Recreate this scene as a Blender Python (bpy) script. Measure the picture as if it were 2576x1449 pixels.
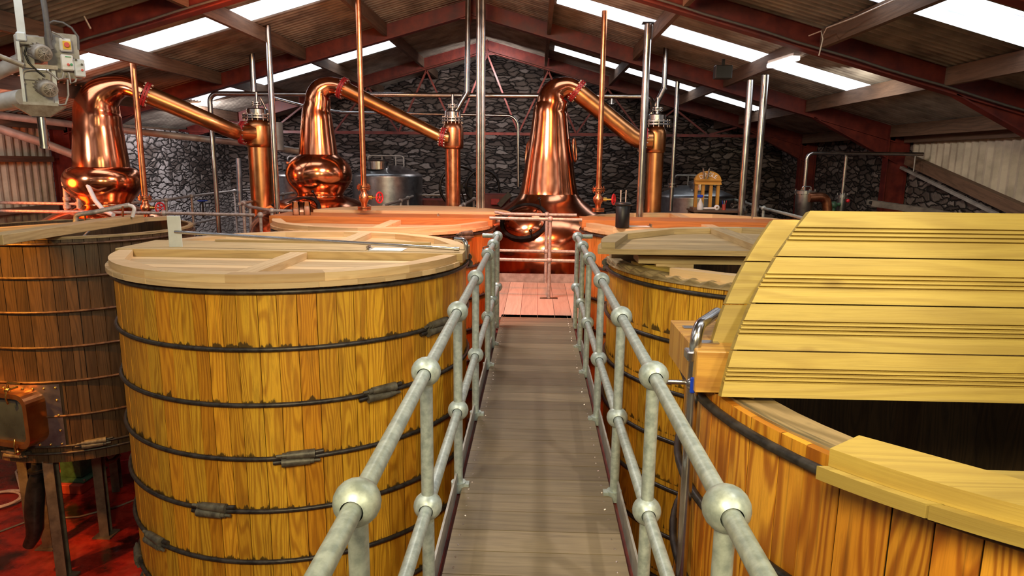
import bpy, bmesh, math, random
from math import sin, cos, pi, radians, hypot, atan2, sqrt, asin
from mathutils import Vector, Matrix
random.seed(7)
for o in list(bpy.data.objects): bpy.data.objects.remove(o, do_unlink=True)
SC = bpy.context.scene
COL = SC.collection
W, H = 2576, 1449
# ------------------------------------------------------------------ camera
F_PX, PITCH, ROLL, YAW = 1684.3, radians(10.65), radians(.613), radians(1.952)
EYE = Vector((0, 0, 0))
FW = Vector((-sin(YAW)*cos(PITCH), cos(YAW)*cos(PITCH), -sin(PITCH)))
RT0 = Vector((cos(YAW), sin(YAW), 0)); UP0 = RT0.cross(FW)
RT = RT0*cos(ROLL)+UP0*sin(ROLL); UP = UP0*cos(ROLL)-RT0*sin(ROLL)
cd = bpy.data.cameras.new('camera'); cam = bpy.data.objects.new('camera', cd); COL.objects.link(cam)
cd.sensor_width = 36; cd.lens = F_PX/W*36; cd.clip_start = .05; cd.clip_end = 100
M = Matrix((RT, UP, -FW)).transposed().to_4x4(); M.translation = EYE; cam.matrix_world = M
SC.camera = cam
def ray(x, y): return FW+RT*((x-W/2)/F_PX)-UP*((y-H/2)/F_PX)
def PY(x, y, Y): r = ray(x, y); return r*(Y/r.y)
def PZ(x, y, Z): r = ray(x, y); return r*(Z/r.z)
def PX(x, y, X): r = ray(x, y); return r*(X/r.x)
# ------------------------------------------------------------------ world, lights, exposure
SC.view_settings.view_transform = 'Standard'; SC.view_settings.look = 'None'
SC.view_settings.exposure = 0.12; SC.view_settings.gamma = 1.0
wd = bpy.data.worlds.new('world'); SC.world = wd; wd.use_nodes = True
bg = wd.node_tree.nodes['Background']; bg.inputs[0].default_value = (.75, .82, 1, 1); bg.inputs[1].default_value = .35
def lamp(name, kind, loc, aim, power, color, size=.5, spot=60, blend=.6):
    l = bpy.data.lights.new(name, kind); l.energy = power; l.color = color
    if kind == 'AREA': l.shape = 'DISK'; l.size = size
    if kind == 'SPOT': l.spot_size = radians(spot); l.spot_blend = blend; l.shadow_soft_size = size
    if kind == 'POINT': l.shadow_soft_size = size
    o = bpy.data.objects.new(name, l); COL.objects.link(o); o.location = loc
    o.rotation_euler = (Vector(aim)-Vector(loc)).to_track_quat('-Z', 'Y').to_euler(); return o
lamp('flood_warm', 'AREA', (-1.0, -1.6, 2.0), (-1.6, 5, -2.4), 340, (1, .84, .46), 1.5)
lamp('flood_right', 'AREA', (2.8, -1.2, 1.7), (2.6, 4, -1.6), 105, (1, .86, .46), .8)
lamp('fill_mid', 'AREA', (-1.3, 7.9, 2.3), (-1.3, 9.5, -2), 170, (1, .90, .84), 1.0)  # unseen fill, added to raise the ambient level mid-room
lamp('flood_deck', 'SPOT', (1.6, 1.5, 1.8), (-.1, 3.6, -1.95), 200, (1, .93, .85), .05, 60)
lamp('flood_deck_left', 'SPOT', (-1.7, 2.2, 1.8), (.1, 4.2, -1.95), 130, (1, .93, .85), .05, 55)
lamp('spot_orange', 'SPOT', (-7.9, 5.2, .6), (-6.95, 7.85, -1.7), 1900, (1, .40, .035), .04, 44, .35)
lamp('spot_red_left', 'SPOT', (.25, 8.3, 1.0), (-1.0, 9.9, -2.0), 430, (1, .13, .03), .08, 80)
lamp('spot_red_right', 'SPOT', (.3, 8.6, 1.9), (1.6, 10.4, -1.3), 200, (1, .30, .14), .08, 80)
lamp('flood_still_left', 'AREA', (-9.0, 10.7, -.5), (-7.5, 11.9, .2), 42, (1, .16, .02), .8)
lamp('flood_still_mid', 'AREA', (-3.5, 8.6, 2.0), (-3.9, 12.9, .3), 36, (1, .26, .04), .5)
lamp('flood_still_right', 'AREA', (.5, 8.6, 2.2), (.3, 12.9, .3), 40, (1, .36, .10), .5)
lamp('floor_red', 'SPOT', (-4.7, 9.6, -1.5), (-6.5, 9.7, -5.5), 420, (1, .05, .10), .1, 62)
lamp('floor_orange', 'SPOT', (-7.6, 5.2, -.6), (-6.9, 8.4, -5.5), 900, (1, .30, .05), .1, 52)
lamp('wall_fill_left', 'AREA', (-7.9, 15.9, 1.05), (-9.4, 18.5, -1.2), 110, (1, .95, .97), .6)  # fill without a fitting, added to brighten the rear left wall
lamp('wall_fill_mid', 'AREA', (-1.2, 17.3, 2.35), (-1.4, 21, -.6), 75, (1, .93, .9), .6)  # added fill, no lamp body, brightens the stone gable
lamp('side_fill_right', 'AREA', (4.6, 10.6, 1.1), (7.4, 12.2, -.3), 14, (1, .93, .8), .4)  # added fill, no lamp body, brightens the right cladding
lamp('side_fill_left', 'AREA', (-8.4, 9.2, .5), (-9.9, 12.3, -.4), 30, (1, .93, .85), .4)  # unseen fill, added to brighten the left cladding

# ------------------------------------------------------------------ mesh builder
class MB:
    def __init__(s): s.v = []; s.f = []; s.uv = []; s.t = []; s.sm = []
    def add(s, vs, fs, uvs=None, tone=0.5, smooth=False):
        b = len(s.v); s.v += [tuple(p) for p in vs]
        for i, f in enumerate(fs):
            s.f.append([b+k for k in f]); s.t.append(tone); s.sm.append(smooth)
            s.uv.append(uvs[i] if uvs else [(vs[k][0]+vs[k][1]*.37, vs[k][2]+vs[k][1]*.61) for k in f])
        return s
    def box(s, c, size, R=None, L=None, tone=None, bev=0):
        """box at centre c; R 3x3 matrix; L = index of the grain axis"""
        if tone is None: tone = random.random()
        hx = [a/2 for a in size]; L = size.index(max(size)) if L is None else L
        if bev > 0 and min(hx) > bev*1.2:
            bm = bmesh.new(); bmesh.ops.create_cube(bm, size=2)
            for v in bm.verts: v.co = Vector((v.co.x*hx[0], v.co.y*hx[1], v.co.z*hx[2]))
            bmesh.ops.bevel(bm, geom=bm.edges[:], offset=bev, segments=1, affect='EDGES')
            vs = [v.co.copy() for v in bm.verts]; bm.verts.index_update()
            fs = [[v.index for v in f.verts] for f in bm.faces]; nr = [f.normal.copy() for f in bm.faces]; bm.free()
        else:
            vs = [Vector((x*hx[0], y*hx[1], z*hx[2])) for x in (-1, 1) for y in (-1, 1) for z in (-1, 1)]
            fs = [(0, 1, 3, 2), (4, 6, 7, 5), (0, 4, 5, 1), (2, 3, 7, 6), (0, 2, 6, 4), (1, 5, 7, 3)]
            nr = [Vector(n) for n in ((-1, 0, 0), (1, 0, 0), (0, -1, 0), (0, 1, 0), (0, 0, -1), (0, 0, 1))]
        uvs = []
        for f, n in zip(fs, nr):
            k = max(range(3), key=lambda i: abs(n[i])); ax = [i for i in range(3) if i != k]
            if L in ax: ax.remove(L); uvs.append([(vs[i][ax[0]]+k*.13, vs[i][L]) for i in f])
            else: uvs.append([(vs[i][ax[0]], vs[i][ax[1]]*.2) for i in f])
        c = Vector(c); out = [c+(R @ p if R else p) for p in vs]
        s.add(out, fs, uvs, tone); return s
    def beam(s, a, b, w, h, up=(0, 0, 1), tone=None, bev=0):
        a, b, up = Vector(a), Vector(b), Vector(up); d = (b-a); L = d.length; d.normalize()
        x = d.cross(up)
        if x.length < 1e-4: x = d.cross(Vector((0, 1, 0)))
        x.normalize(); z = x.cross(d); R = Matrix((x, d, z)).transposed()
        return s.box((a+b)/2, (w, L, h), R, 1, tone, bev)
    def tube(s, pts, r, n=12, cap=True, tone=.5, closed=False):
        pts = [Vector(p) for p in pts]; rs = r if isinstance(r, (list, tuple)) else [r]*len(pts)
        N = len(pts); T = []
        for i in range(N):
            a = pts[(i-1) % N] if closed or i > 0 else pts[i]; b = pts[(i+1) % N] if closed or i < N-1 else pts[i]
            t = (b-a); T.append(t.normalized() if t.length > 1e-9 else Vector((0, 0, 1)))
        ref = Vector((0, 0, 1)) if abs(T[0].z) < .9 else Vector((1, 0, 0))
        x = T[0].cross(ref).normalized(); vs = []; acc = 0
        for i in range(N):
            x = (x-T[i]*x.dot(T[i])).normalized(); y = T[i].cross(x)
            for k in range(n):
                a = 2*pi*k/n; vs.append(pts[i]+(x*cos(a)+y*sin(a))*rs[i])
        fs = []; uvs = []; 
        for i in range(N if closed else N-1):
            j = (i+1) % N; L = (pts[j]-pts[i]).length
            for k in range(n):
                q = (k+1) % n; fs.append((i*n+k, i*n+q, j*n+q, j*n+k))
                uvs.append([(k*rs[i]*6.28/n, acc), ((k+1)*rs[i]*6.28/n, acc), ((k+1)*rs[i]*6.28/n, acc+L), (k*rs[i]*6.28/n, acc+L)])
            acc += L
        s.add(vs, fs, uvs, tone, True)
        if cap and not closed:
            s.add(vs[:n], [tuple(range(n-1, -1, -1))], None, tone); s.add(vs[-n:], [tuple(range(n))], None, tone)
        return s
    def cyl(s, a, b, r, r2=None, n=20, cap=True, tone=.5): return s.tube([a, b], [r, r if r2 is None else r2], n, cap, tone)
    def lathe(s, prof, c=(0, 0, 0), n=32, R=None, tone=.5, smooth=True, cap=False):
        c = Vector(c); vs = []
        for (r, z) in prof:
            for k in range(n):
                a = 2*pi*k/n; p = Vector((r*cos(a), r*sin(a), z)); vs.append(c+(R @ p if R else p))
        fs = []; uvs = []
        for i in range(len(prof)-1):
            for k in range(n):
                q = (k+1) % n; fs.append((i*n+k, i*n+q, (i+1)*n+q, (i+1)*n+k))
                u0, u1 = k/n*6.28*max(prof[i][0], .05), (k+1)/n*6.28*max(prof[i][0], .05)
                uvs.append([(u0, prof[i][1]), (u1, prof[i][1]), (u1, prof[i+1][1]), (u0, prof[i+1][1])])
        s.add(vs, fs, uvs, tone, smooth)
        if cap:
            s.add(vs[:n], [tuple(range(n-1, -1, -1))], None, tone); s.add(vs[-n:], [tuple(range(n))], None, tone)
        return s
    def ball(s, c, r, n=16, m=10, sc=(1, 1, 1), tone=.5):
        pr = [(r*sin(pi*i/m)*1.0 if 0 < i < m else 1e-4, -r*cos(pi*i/m)) for i in range(m+1)]
        return s.lathe(pr, c, n, Matrix.Diagonal(Vector(sc)), tone)
    def prism(s, pts, z0, z1, R=None, c=(0, 0, 0), L=0, tone=None):
        """extrude 2-D outline between z0 and z1"""
        if tone is None: tone = random.random()
        n = len(pts); c = Vector(c)
        vs = [Vector((x, y, z0)) for x, y in pts]+[Vector((x, y, z1)) for x, y in pts]
        out = [c+(R @ p if R else p) for p in vs]
        A = sum(pts[i][0]*pts[(i+1) % n][1]-pts[(i+1) % n][0]*pts[i][1] for i in range(n))
        g = (lambda p: (p.y, p.x)) if L == 0 else (lambda p: (p.x, p.y))
        bot = list(range(n)); top = list(range(n, 2*n))
        if A > 0: bot.reverse()
        else: top.reverse()
        fs = [bot, top]; uvs = [[g(vs[i]) for i in bot], [g(vs[i]) for i in top]]
        for i in range(n):
            j = (i+1) % n; f = [i, j, n+j, n+i] if A > 0 else [j, i, n+i, n+j]
            fs.append(f); uvs.append([(vs[k].z+.31, vs[k].x if L == 0 else vs[k].y) if abs((vs[j]-vs[i])[L]) > .5*(vs[j]-vs[i]).length else (vs[k].z+.31, (vs[k].y if L == 0 else vs[k].x)*.3) for k in f])
        return s.add(out, fs, uvs, tone)
    def build(s, name, mat, parent=None, origin=None, tone_attr=True):
        me = bpy.data.meshes.new(name); inv = None
        o = bpy.data.objects.new(name, me); COL.objects.link(o)
        vs = s.v
        base = Vector((0, 0, 0))
        if parent is not None: base = WORLD[parent.name]
        elif origin is not None: base = Vector(origin)
        else:
            lo = [min(p[i] for p in vs) for i in range(3)]; hi = [max(p[i] for p in vs) for i in range(3)]
            base = Vector(((lo[0]+hi[0])/2, (lo[1]+hi[1])/2, lo[2]))
        me.from_pydata([(p[0]-base.x, p[1]-base.y, p[2]-base.z) for p in vs], [], s.f)
        uvl = me.uv_layers.new(name='UVMap'); i = 0
        flat = [c for f in s.uv for uv in f for c in uv]
        uvl.data.foreach_set('uv', flat)
        at = me.attributes.new('tone', 'FLOAT', 'FACE'); at.data.foreach_set('value', s.t)
        me.polygons.foreach_set('use_smooth', s.sm)
        me.materials.append(mat)
        if parent is not None: o.parent = parent; WORLD[o.name] = base
        else: o.location = base; WORLD[o.name] = base
        return o
WORLD = {}
def thing(name, label, cat, loc, group=None):
    o = bpy.data.objects.new(name, None); COL.objects.link(o); o.location = loc; o.empty_display_size = .1
    WORLD[o.name] = Vector(loc); o['label'] = label; o['category'] = cat
    if group: o['group'] = group
    return o
def tag(o, label, cat, group=None):
    o['label'] = label; o['category'] = cat
    if group: o['group'] = group
    return o
def struct(o, label=None):
    o['kind'] = 'structure'
    if label: o['label'] = label
    return o
def clone(root, loc, label, group=None):
    r = root.copy(); COL.objects.link(r); r.location = loc; r['label'] = label; WORLD[r.name] = Vector(loc)
    if group: r['group'] = group
    for ch in list(root.children):
        c = ch.copy(); COL.objects.link(c); c.parent = r
        for g in ch.children:
            d = g.copy(); COL.objects.link(d); d.parent = c
    return r
def arc3(p0, p1, p2, r, n=8):
    """rounded corner p0-p1-p2"""
    p0, p1, p2 = Vector(p0), Vector(p1), Vector(p2); a = (p0-p1).normalized(); b = (p2-p1).normalized()
    ang = a.angle(b); t = r/math.tan(ang/2); A = p1+a*t; B = p1+b*t; bis = (a+b).normalized(); Cc = p1+bis*(r/sin(ang/2))
    out = []
    u = (A-Cc).normalized(); v = (B-Cc); w = (v-u*v.dot(u)).normalized(); tot = pi-ang
    for i in range(n+1): th = tot*i/n; out.append(Cc+(u*cos(th)+w*sin(th))*r)
    return out
def path(pts, r, n=8):
    pts = [Vector(p) for p in pts]; out = [pts[0]]
    for i in range(1, len(pts)-1):
        a = (pts[i-1]-pts[i]).length; b = (pts[i+1]-pts[i]).length; rr = min(r, a*.45, b*.45)
        out += arc3(pts[i-1], pts[i], pts[i+1], rr, n)
    return out+[pts[-1]]
def frame(z, x=None):
    z = Vector(z).normalized(); x = Vector(x or (0, 0, 1)); x = (x-z*x.dot(z))
    if x.length < 1e-3: x = Vector((1, 0, 0))-z*z.x
    x.normalize(); y = z.cross(x); return Matrix((x, y, z)).transposed()

# ------------------------------------------------------------------ materials
def new_mat(name):
    m = bpy.data.materials.new(name); m.use_nodes = True; nt = m.node_tree; b = nt.nodes['Principled BSDF']
    return m, nt, b
def nd(nt, kind, **kw):
    n = nt.nodes.new(kind)
    for k, v in kw.items():
        if k.startswith('i_'): n.inputs[k[2:].replace('_', ' ')].default_value = v
        else: setattr(n, k, v)
    return n
def ramp(nt, fac, stops):
    r = nt.nodes.new('ShaderNodeValToRGB'); el = r.color_ramp.elements
    while len(el) < len(stops): el.new(.5)
    for e, (p, c) in zip(el, stops): e.position = p; e.color = (*c, 1) if len(c) == 3 else c
    nt.links.new(fac, r.inputs[0]); return r.outputs[0]
def math_(nt, op, a, b=None, c=None, clamp=False):
    n = nt.nodes.new('ShaderNodeMath'); n.operation = op; n.use_clamp = clamp
    for i, v in enumerate((a, b, c)):
        if v is None: continue
        if isinstance(v, (int, float)): n.inputs[i].default_value = v
        else: nt.links.new(v, n.inputs[i])
    return n.outputs[0]
def mixc(nt, fac, a, b, mode='MIX'):
    n = nt.nodes.new('ShaderNodeMix'); n.data_type = 'RGBA'; n.blend_type = mode
    for k, v in ((0, fac), (6, a), (7, b)):
        if isinstance(v, (int, float)): n.inputs[k].default_value = v
        elif isinstance(v, tuple): n.inputs[k].default_value = (*v, 1) if len(v) == 3 else v
        else: nt.links.new(v, n.inputs[k])
    return n.outputs[2]
def bump(nt, b, h, strength=.3, dist=.01):
    n = nt.nodes.new('ShaderNodeBump'); n.inputs['Strength'].default_value = strength; n.inputs['Distance'].default_value = dist
    nt.links.new(h, n.inputs['Height']); nt.links.new(n.outputs[0], b.inputs['Normal'])
def simple(name, col, rough=.5, metal=0, noise=.15, scale=12, col2=None, coat=0, bumps=0, nscale2=None):
    m, nt, b = new_mat(name); L = nt.links
    tc = nd(nt, 'ShaderNodeTexCoord'); n = nd(nt, 'ShaderNodeTexNoise', i_Scale=scale, i_Detail=6.0, i_Roughness=.6)
    L.new(tc.outputs['Object'], n.inputs['Vector'])
    c2 = col2 or tuple(max(0, x*(1-noise*2)) for x in col)
    c = ramp(nt, n.outputs['Fac'], [(.35, c2), (.62, col)])
    L.new(c, b.inputs['Base Color']); b.inputs['Metallic'].default_value = metal
    rr = math_(nt, 'MULTIPLY_ADD', n.outputs['Fac'], noise, rough-noise/2); L.new(rr, b.inputs['Roughness'])
    if coat: b.inputs['Coat Weight'].default_value = coat
    if bumps: bump(nt, b, n.outputs['Fac'], bumps)
    return m
def wood(name, light, mid, dark, ring=26., rings=.55, rough=.55, stain=None, stain_amt=0., hoops=None, warp=1.0, fine=.35, knots=0):
    m, nt, b = new_mat(name); L = nt.links
    uv = nd(nt, 'ShaderNodeUVMap', uv_map='UVMap'); sp = nd(nt, 'ShaderNodeSeparateXYZ'); L.new(uv.outputs[0], sp.inputs[0])
    at = nd(nt, 'ShaderNodeAttribute', attribute_name='tone'); t = at.outputs['Fac']
    def vec(ku, kv, o=31.):
        c = nd(nt, 'ShaderNodeCombineXYZ')
        L.new(math_(nt, 'MULTIPLY', sp.outputs[0], ku), c.inputs[0]); L.new(math_(nt, 'MULTIPLY', sp.outputs[1], kv), c.inputs[1])
        L.new(math_(nt, 'MULTIPLY', t, o), c.inputs[2]); return c.outputs[0]
    wn = nd(nt, 'ShaderNodeTexNoise', i_Scale=1., i_Detail=2.); L.new(vec(4.2, .45), wn.inputs['Vector'])
    fn = nd(nt, 'ShaderNodeTexNoise', i_Scale=1., i_Detail=4.); L.new(vec(170, 5), fn.inputs['Vector'])
    bn = nd(nt, 'ShaderNodeTexNoise', i_Scale=1., i_Detail=3.); L.new(vec(9, .8, 77.), bn.inputs['Vector'])
    # growth rings: stretched isolines of a slow noise
    ph = math_(nt, 'ADD', math_(nt, 'MULTIPLY', wn.outputs['Fac'], 2.2*warp), math_(nt, 'MULTIPLY', sp.outputs[0], 3.2))
    sn = math_(nt, 'SINE', math_(nt, 'MULTIPLY', ph, ring*2.4))
    rg = ramp(nt, math_(nt, 'MULTIPLY_ADD', sn, .5, .5), [(.30, (0, 0, 0)), (.95, (1, 1, 1))])
    base = mixc(nt, t, light, mid)
    base = mixc(nt, math_(nt, 'MULTIPLY', bn.outputs['Fac'], .55), base, mid)
    base = mixc(nt, math_(nt, 'MULTIPLY', rg, rings), base, dark)
    base = mixc(nt, math_(nt, 'MULTIPLY', ramp(nt, fn.outputs['Fac'], [(.45, (0, 0, 0)), (.75, (1, 1, 1))]), fine), base, dark)
    tn = nd(nt, 'ShaderNodeMapRange', i_From_Min=0., i_From_Max=1., i_To_Min=.78, i_To_Max=1.18)
    L.new(math_(nt, 'FRACT', math_(nt, 'MULTIPLY', t, 7.31)), tn.inputs[0])
    hs = nd(nt, 'ShaderNodeHueSaturation'); L.new(base, hs.inputs['Color']); L.new(tn.outputs[0], hs.inputs['Value']); base = hs.outputs[0]
    if stain_amt:
        s1 = nd(nt, 'ShaderNodeTexNoise', i_Scale=1., i_Detail=6., i_Roughness=.7); L.new(vec(14, 2.2, 53.), s1.inputs['Vector'])
        s2 = nd(nt, 'ShaderNodeTexNoise', i_Scale=1., i_Detail=4.); L.new(vec(60, 1.0, 11.), s2.inputs['Vector'])
        k = math_(nt, 'MULTIPLY', ramp(nt, s1.outputs['Fac'], [(.52, (0, 0, 0)), (.72, (1, 1, 1))]), stain_amt)
        k2 = math_(nt, 'MULTIPLY', ramp(nt, s2.outputs['Fac'], [(.60, (0, 0, 0)), (.70, (1, 1, 1))]), min(1, stain_amt*1.3))
        base = mixc(nt, math_(nt, 'MAXIMUM', k, k2), base, stain)
    if hoops:      # mould left where the hoops sit
        z0, dz = hoops
        ph = math_(nt, 'FRACT', math_(nt, 'ADD', math_(nt, 'DIVIDE', math_(nt, 'SUBTRACT', sp.outputs[1], z0), dz), 100.0))
        up = math_(nt, 'MULTIPLY', ph, dz)                         # metres above nearest lower hoop
        s3 = nd(nt, 'ShaderNodeTexNoise', i_Scale=1., i_Detail=5., i_Roughness=.65); L.new(vec(9, 2., 5.), s3.inputs['Vector'])
        lim = math_(nt, 'MULTIPLY', math_(nt, 'SUBTRACT', s3.outputs['Fac'], .44), .34)
        k = math_(nt, 'MULTIPLY', math_(nt, 'SUBTRACT', lim, up), 60., clamp=True)
        base = mixc(nt, math_(nt, 'MULTIPLY', k, .9), base, stain)
    if knots:
        vo = nd(nt, 'ShaderNodeTexVoronoi', i_Scale=1.); L.new(vec(5.0, 2.2, 91.), vo.inputs['Vector'])
        k = ramp(nt, vo.outputs['Distance'], [(.05, (1, 1, 1)), (.13, (0, 0, 0))]); base = mixc(nt, math_(nt, 'MULTIPLY', k, knots), base, dark)
    L.new(base, b.inputs['Base Color'])
    L.new(math_(nt, 'MULTIPLY_ADD', fn.outputs['Fac'], .25, rough-.12), b.inputs['Roughness'])
    h = math_(nt, 'SUBTRACT', 0., math_(nt, 'MULTIPLY', rg, .6)); h = math_(nt, 'ADD', h, math_(nt, 'MULTIPLY', fn.outputs['Fac'], .8)); bump(nt, b, h, .25, .003)
    return m
HZ0, HDZ = -1.07, .485
MS = dict(
 stave=wood('stave_fir', (.88, .54, .045), (.66, .28, .018), (.30, .085, .006), 19, .50, .40, (.04, .025, .008), .34, hoops=(HZ0, HDZ), fine=.5),
 bold=wood('stave_pitch_pine', (.84, .45, .05), (.66, .24, .018), (.30, .07, .006), 13, .75, .36, (.05, .025, .008), .3, fine=.35, warp=1.3),
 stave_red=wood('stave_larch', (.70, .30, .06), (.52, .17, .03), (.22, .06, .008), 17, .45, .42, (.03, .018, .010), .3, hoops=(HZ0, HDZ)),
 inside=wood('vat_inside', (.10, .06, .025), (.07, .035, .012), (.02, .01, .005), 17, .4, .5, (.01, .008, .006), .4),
 tun=wood('tun_oak', (.12, .07, .036), (.065, .038, .02), (.025, .013, .007), 15, .4, .38, (.012, .008, .006), .5),
 pine=wood('lid_pine', (.74, .56, .33), (.66, .45, .24), (.46, .26, .10), 11, .30, .6, (.16, .11, .04), .12, fine=.2, knots=.5),
 pineY=wood('lid_pine_new', (.50, .37, .095), (.43, .30, .065), (.25, .15, .03), 10, .32, .6, (.22, .15, .04), .22, fine=.22, knots=.6),
 beam=wood('beam_pine', (.60, .46, .26), (.48, .34, .16), (.28, .17, .07), 10, .3, .6, (.10, .08, .03), .3, fine=.25),
 beam_redlit=wood('beam_red_light', (.62, .26, .07), (.50, .17, .04), (.25, .07, .015), 10, .35, .5),  # red light on these beams is painted into the wood colour
 beam_fir=wood('beam_fir', (.74, .42, .09), (.60, .28, .05), (.30, .10, .02), 12, .45, .45),
 rim=wood('rim_weathered', (.50, .38, .20), (.38, .26, .12), (.12, .08, .03), 14, .55, .6, (.03, .03, .015), .5),
 deck=wood('deck_boards', (.25, .195, .125), (.17, .125, .078), (.07, .05, .032), 8, .22, .55, (.08, .055, .05), .35, fine=.3, knots=.25),
 crossdeck=wood('crossdeck_boards', (.52, .43, .35), (.44, .35, .28), (.26, .19, .15), 8, .2, .5, (.25, .18, .15), .2, fine=.25),
 purlin=wood('purlin_timber', (.22, .13, .08), (.13, .075, .05), (.05, .03, .02), 8, .3, .7, (.03, .02, .015), .5, fine=.3),
 gold=wood('spirit_stand_oak', (.60, .34, .07), (.52, .27, .05), (.3, .13, .02), 12, .3, .35, fine=.2),
 copper=simple('copper', (.83, .34, .185), .17, 1, .08, 3, (.72, .26, .125)),
 copper_dull=simple('copper_lacquered', (.66, .31, .13), .32, 1, .10, 5, (.54, .23, .09)),
 copper_pipe=simple('copper_pipe', (.72, .32, .18), .30, 1, .15, 9, (.52, .19, .09)),
 steel=simple('stainless', (.60, .58, .57), .24, 1, .12, 6, (.45, .44, .44)),
 steel_dull=simple('stainless_brushed', (.42, .42, .43), .36, 1, .15, 8, (.30, .30, .31)),
 galv=simple('galvanised', (.47, .53, .51), .42, .4, .2, 30, (.30, .35, .34)),
 galv_rust=simple('galvanised_worn', (.46, .43, .41), .5, .4, .25, 24, (.28, .24, .22)),
 hoop=simple('hoop_steel', (.075, .065, .06), .42, .5, .25, 16, (.028, .024, .024)),
 hoop_b=simple('hoop_rusty', (.13, .07, .04), .45, .4, .25, 16, (.05, .025, .015)),
 redsteel=simple('red_oxide_paint', (.17, .022, .014), .5, 0, .25, 5, (.085, .009, .009), bumps=.2),
 redflange=simple('flange_red', (.42, .03, .035), .35, .1, .15, 20),
 redpaint=simple('wheel_red', (.65, .02, .03), .35, 0, .1, 20),
 brass=simple('brass', (.75, .50, .15), .22, 1, .1, 20),
 bolt=simple('bolt_steel', (.6, .5, .45), .35, .9, .1, 20),
 grey=simple('grey_enamel', (.35, .33, .31), .45, .1, .15, 10, (.22, .2, .18)),
 motor=simple('motor_grey', (.42, .38, .33), .5, .2, .2, 12, (.25, .2, .16)),
 boxgrey=simple('switchbox_grey', (.62, .66, .70), .4, 0, .05, 10),
 yellow=simple('switch_yellow', (.85, .55, .02), .4, 0, .05, 10),
 green=simple('green_paint', (.05, .13, .07), .45, 0, .2, 10, (.03, .07, .04)),
 greenb=simple('button_green', (.0, .30, .12), .4, 0, .05, 10),
 blue=simple('plastic_blue', (.01, .05, .55), .35, 0, .05, 10),
 white=simple('plastic_white', (.78, .78, .80), .4, 0, .05, 10),
 paper=simple('paper', (.80, .78, .78), .8, 0, .03, 10),
 black=simple('black_rubber', (.012, .012, .014), .4, 0, .1, 10),
 casting=simple('clamp_casting', (.17, .155, .12), .5, .3, .2, 14, (.07, .06, .05)), leg=simple('leg_steel', (.16, .14, .115), .45, .3, .2, 6, (.08, .07, .06)),
 dark=simple('dark_steel', (.05, .045, .045), .35, .7, .2, 8, (.02, .02, .02)),
 duct=simple('duct_grey', (.42, .40, .39), .45, .2, .15, 5, (.28, .26, .25)),
 ductw=simple('duct_white', (.62, .60, .58), .5, 0, .15, 5, (.45, .42, .40)),
 hose=simple('hose_white', (.62, .52, .45), .5, 0, .15, 20),
 plinth=simple('plinth_red', (.42, .06, .04), .45, 0, .2, 6, (.3, .035, .03)),
 cable=simple('cable_grey', (.12, .11, .11), .5, 0, .1, 20),
 sheet=simple('roof_sheet', (.40, .35, .29), .38, .1, .25, 3, (.22, .19, .16)),
 cladding=simple('wall_cladding', (.56, .50, .41), .6, 0, .2, 2.2, (.34, .30, .24)),
 glass_amber=simple('spirit', (.85, .45, .28), .2, 0, .05, 10),
)
def glass(name, col=(1, 1, 1), rough=.03):
    m, nt, b = new_mat(name); b.inputs['Base Color'].default_value = (*col, 1); b.inputs['Transmission Weight'].default_value = 1
    b.inputs['Roughness'].default_value = rough; b.inputs['IOR'].default_value = 1.12; return m
MS['glass'] = glass('clear_glass'); MS['darkglass'] = simple('tun_door_glass', (.03, .05, .085), .18, 0, .1, 1.2, (.012, .018, .03))
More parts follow.
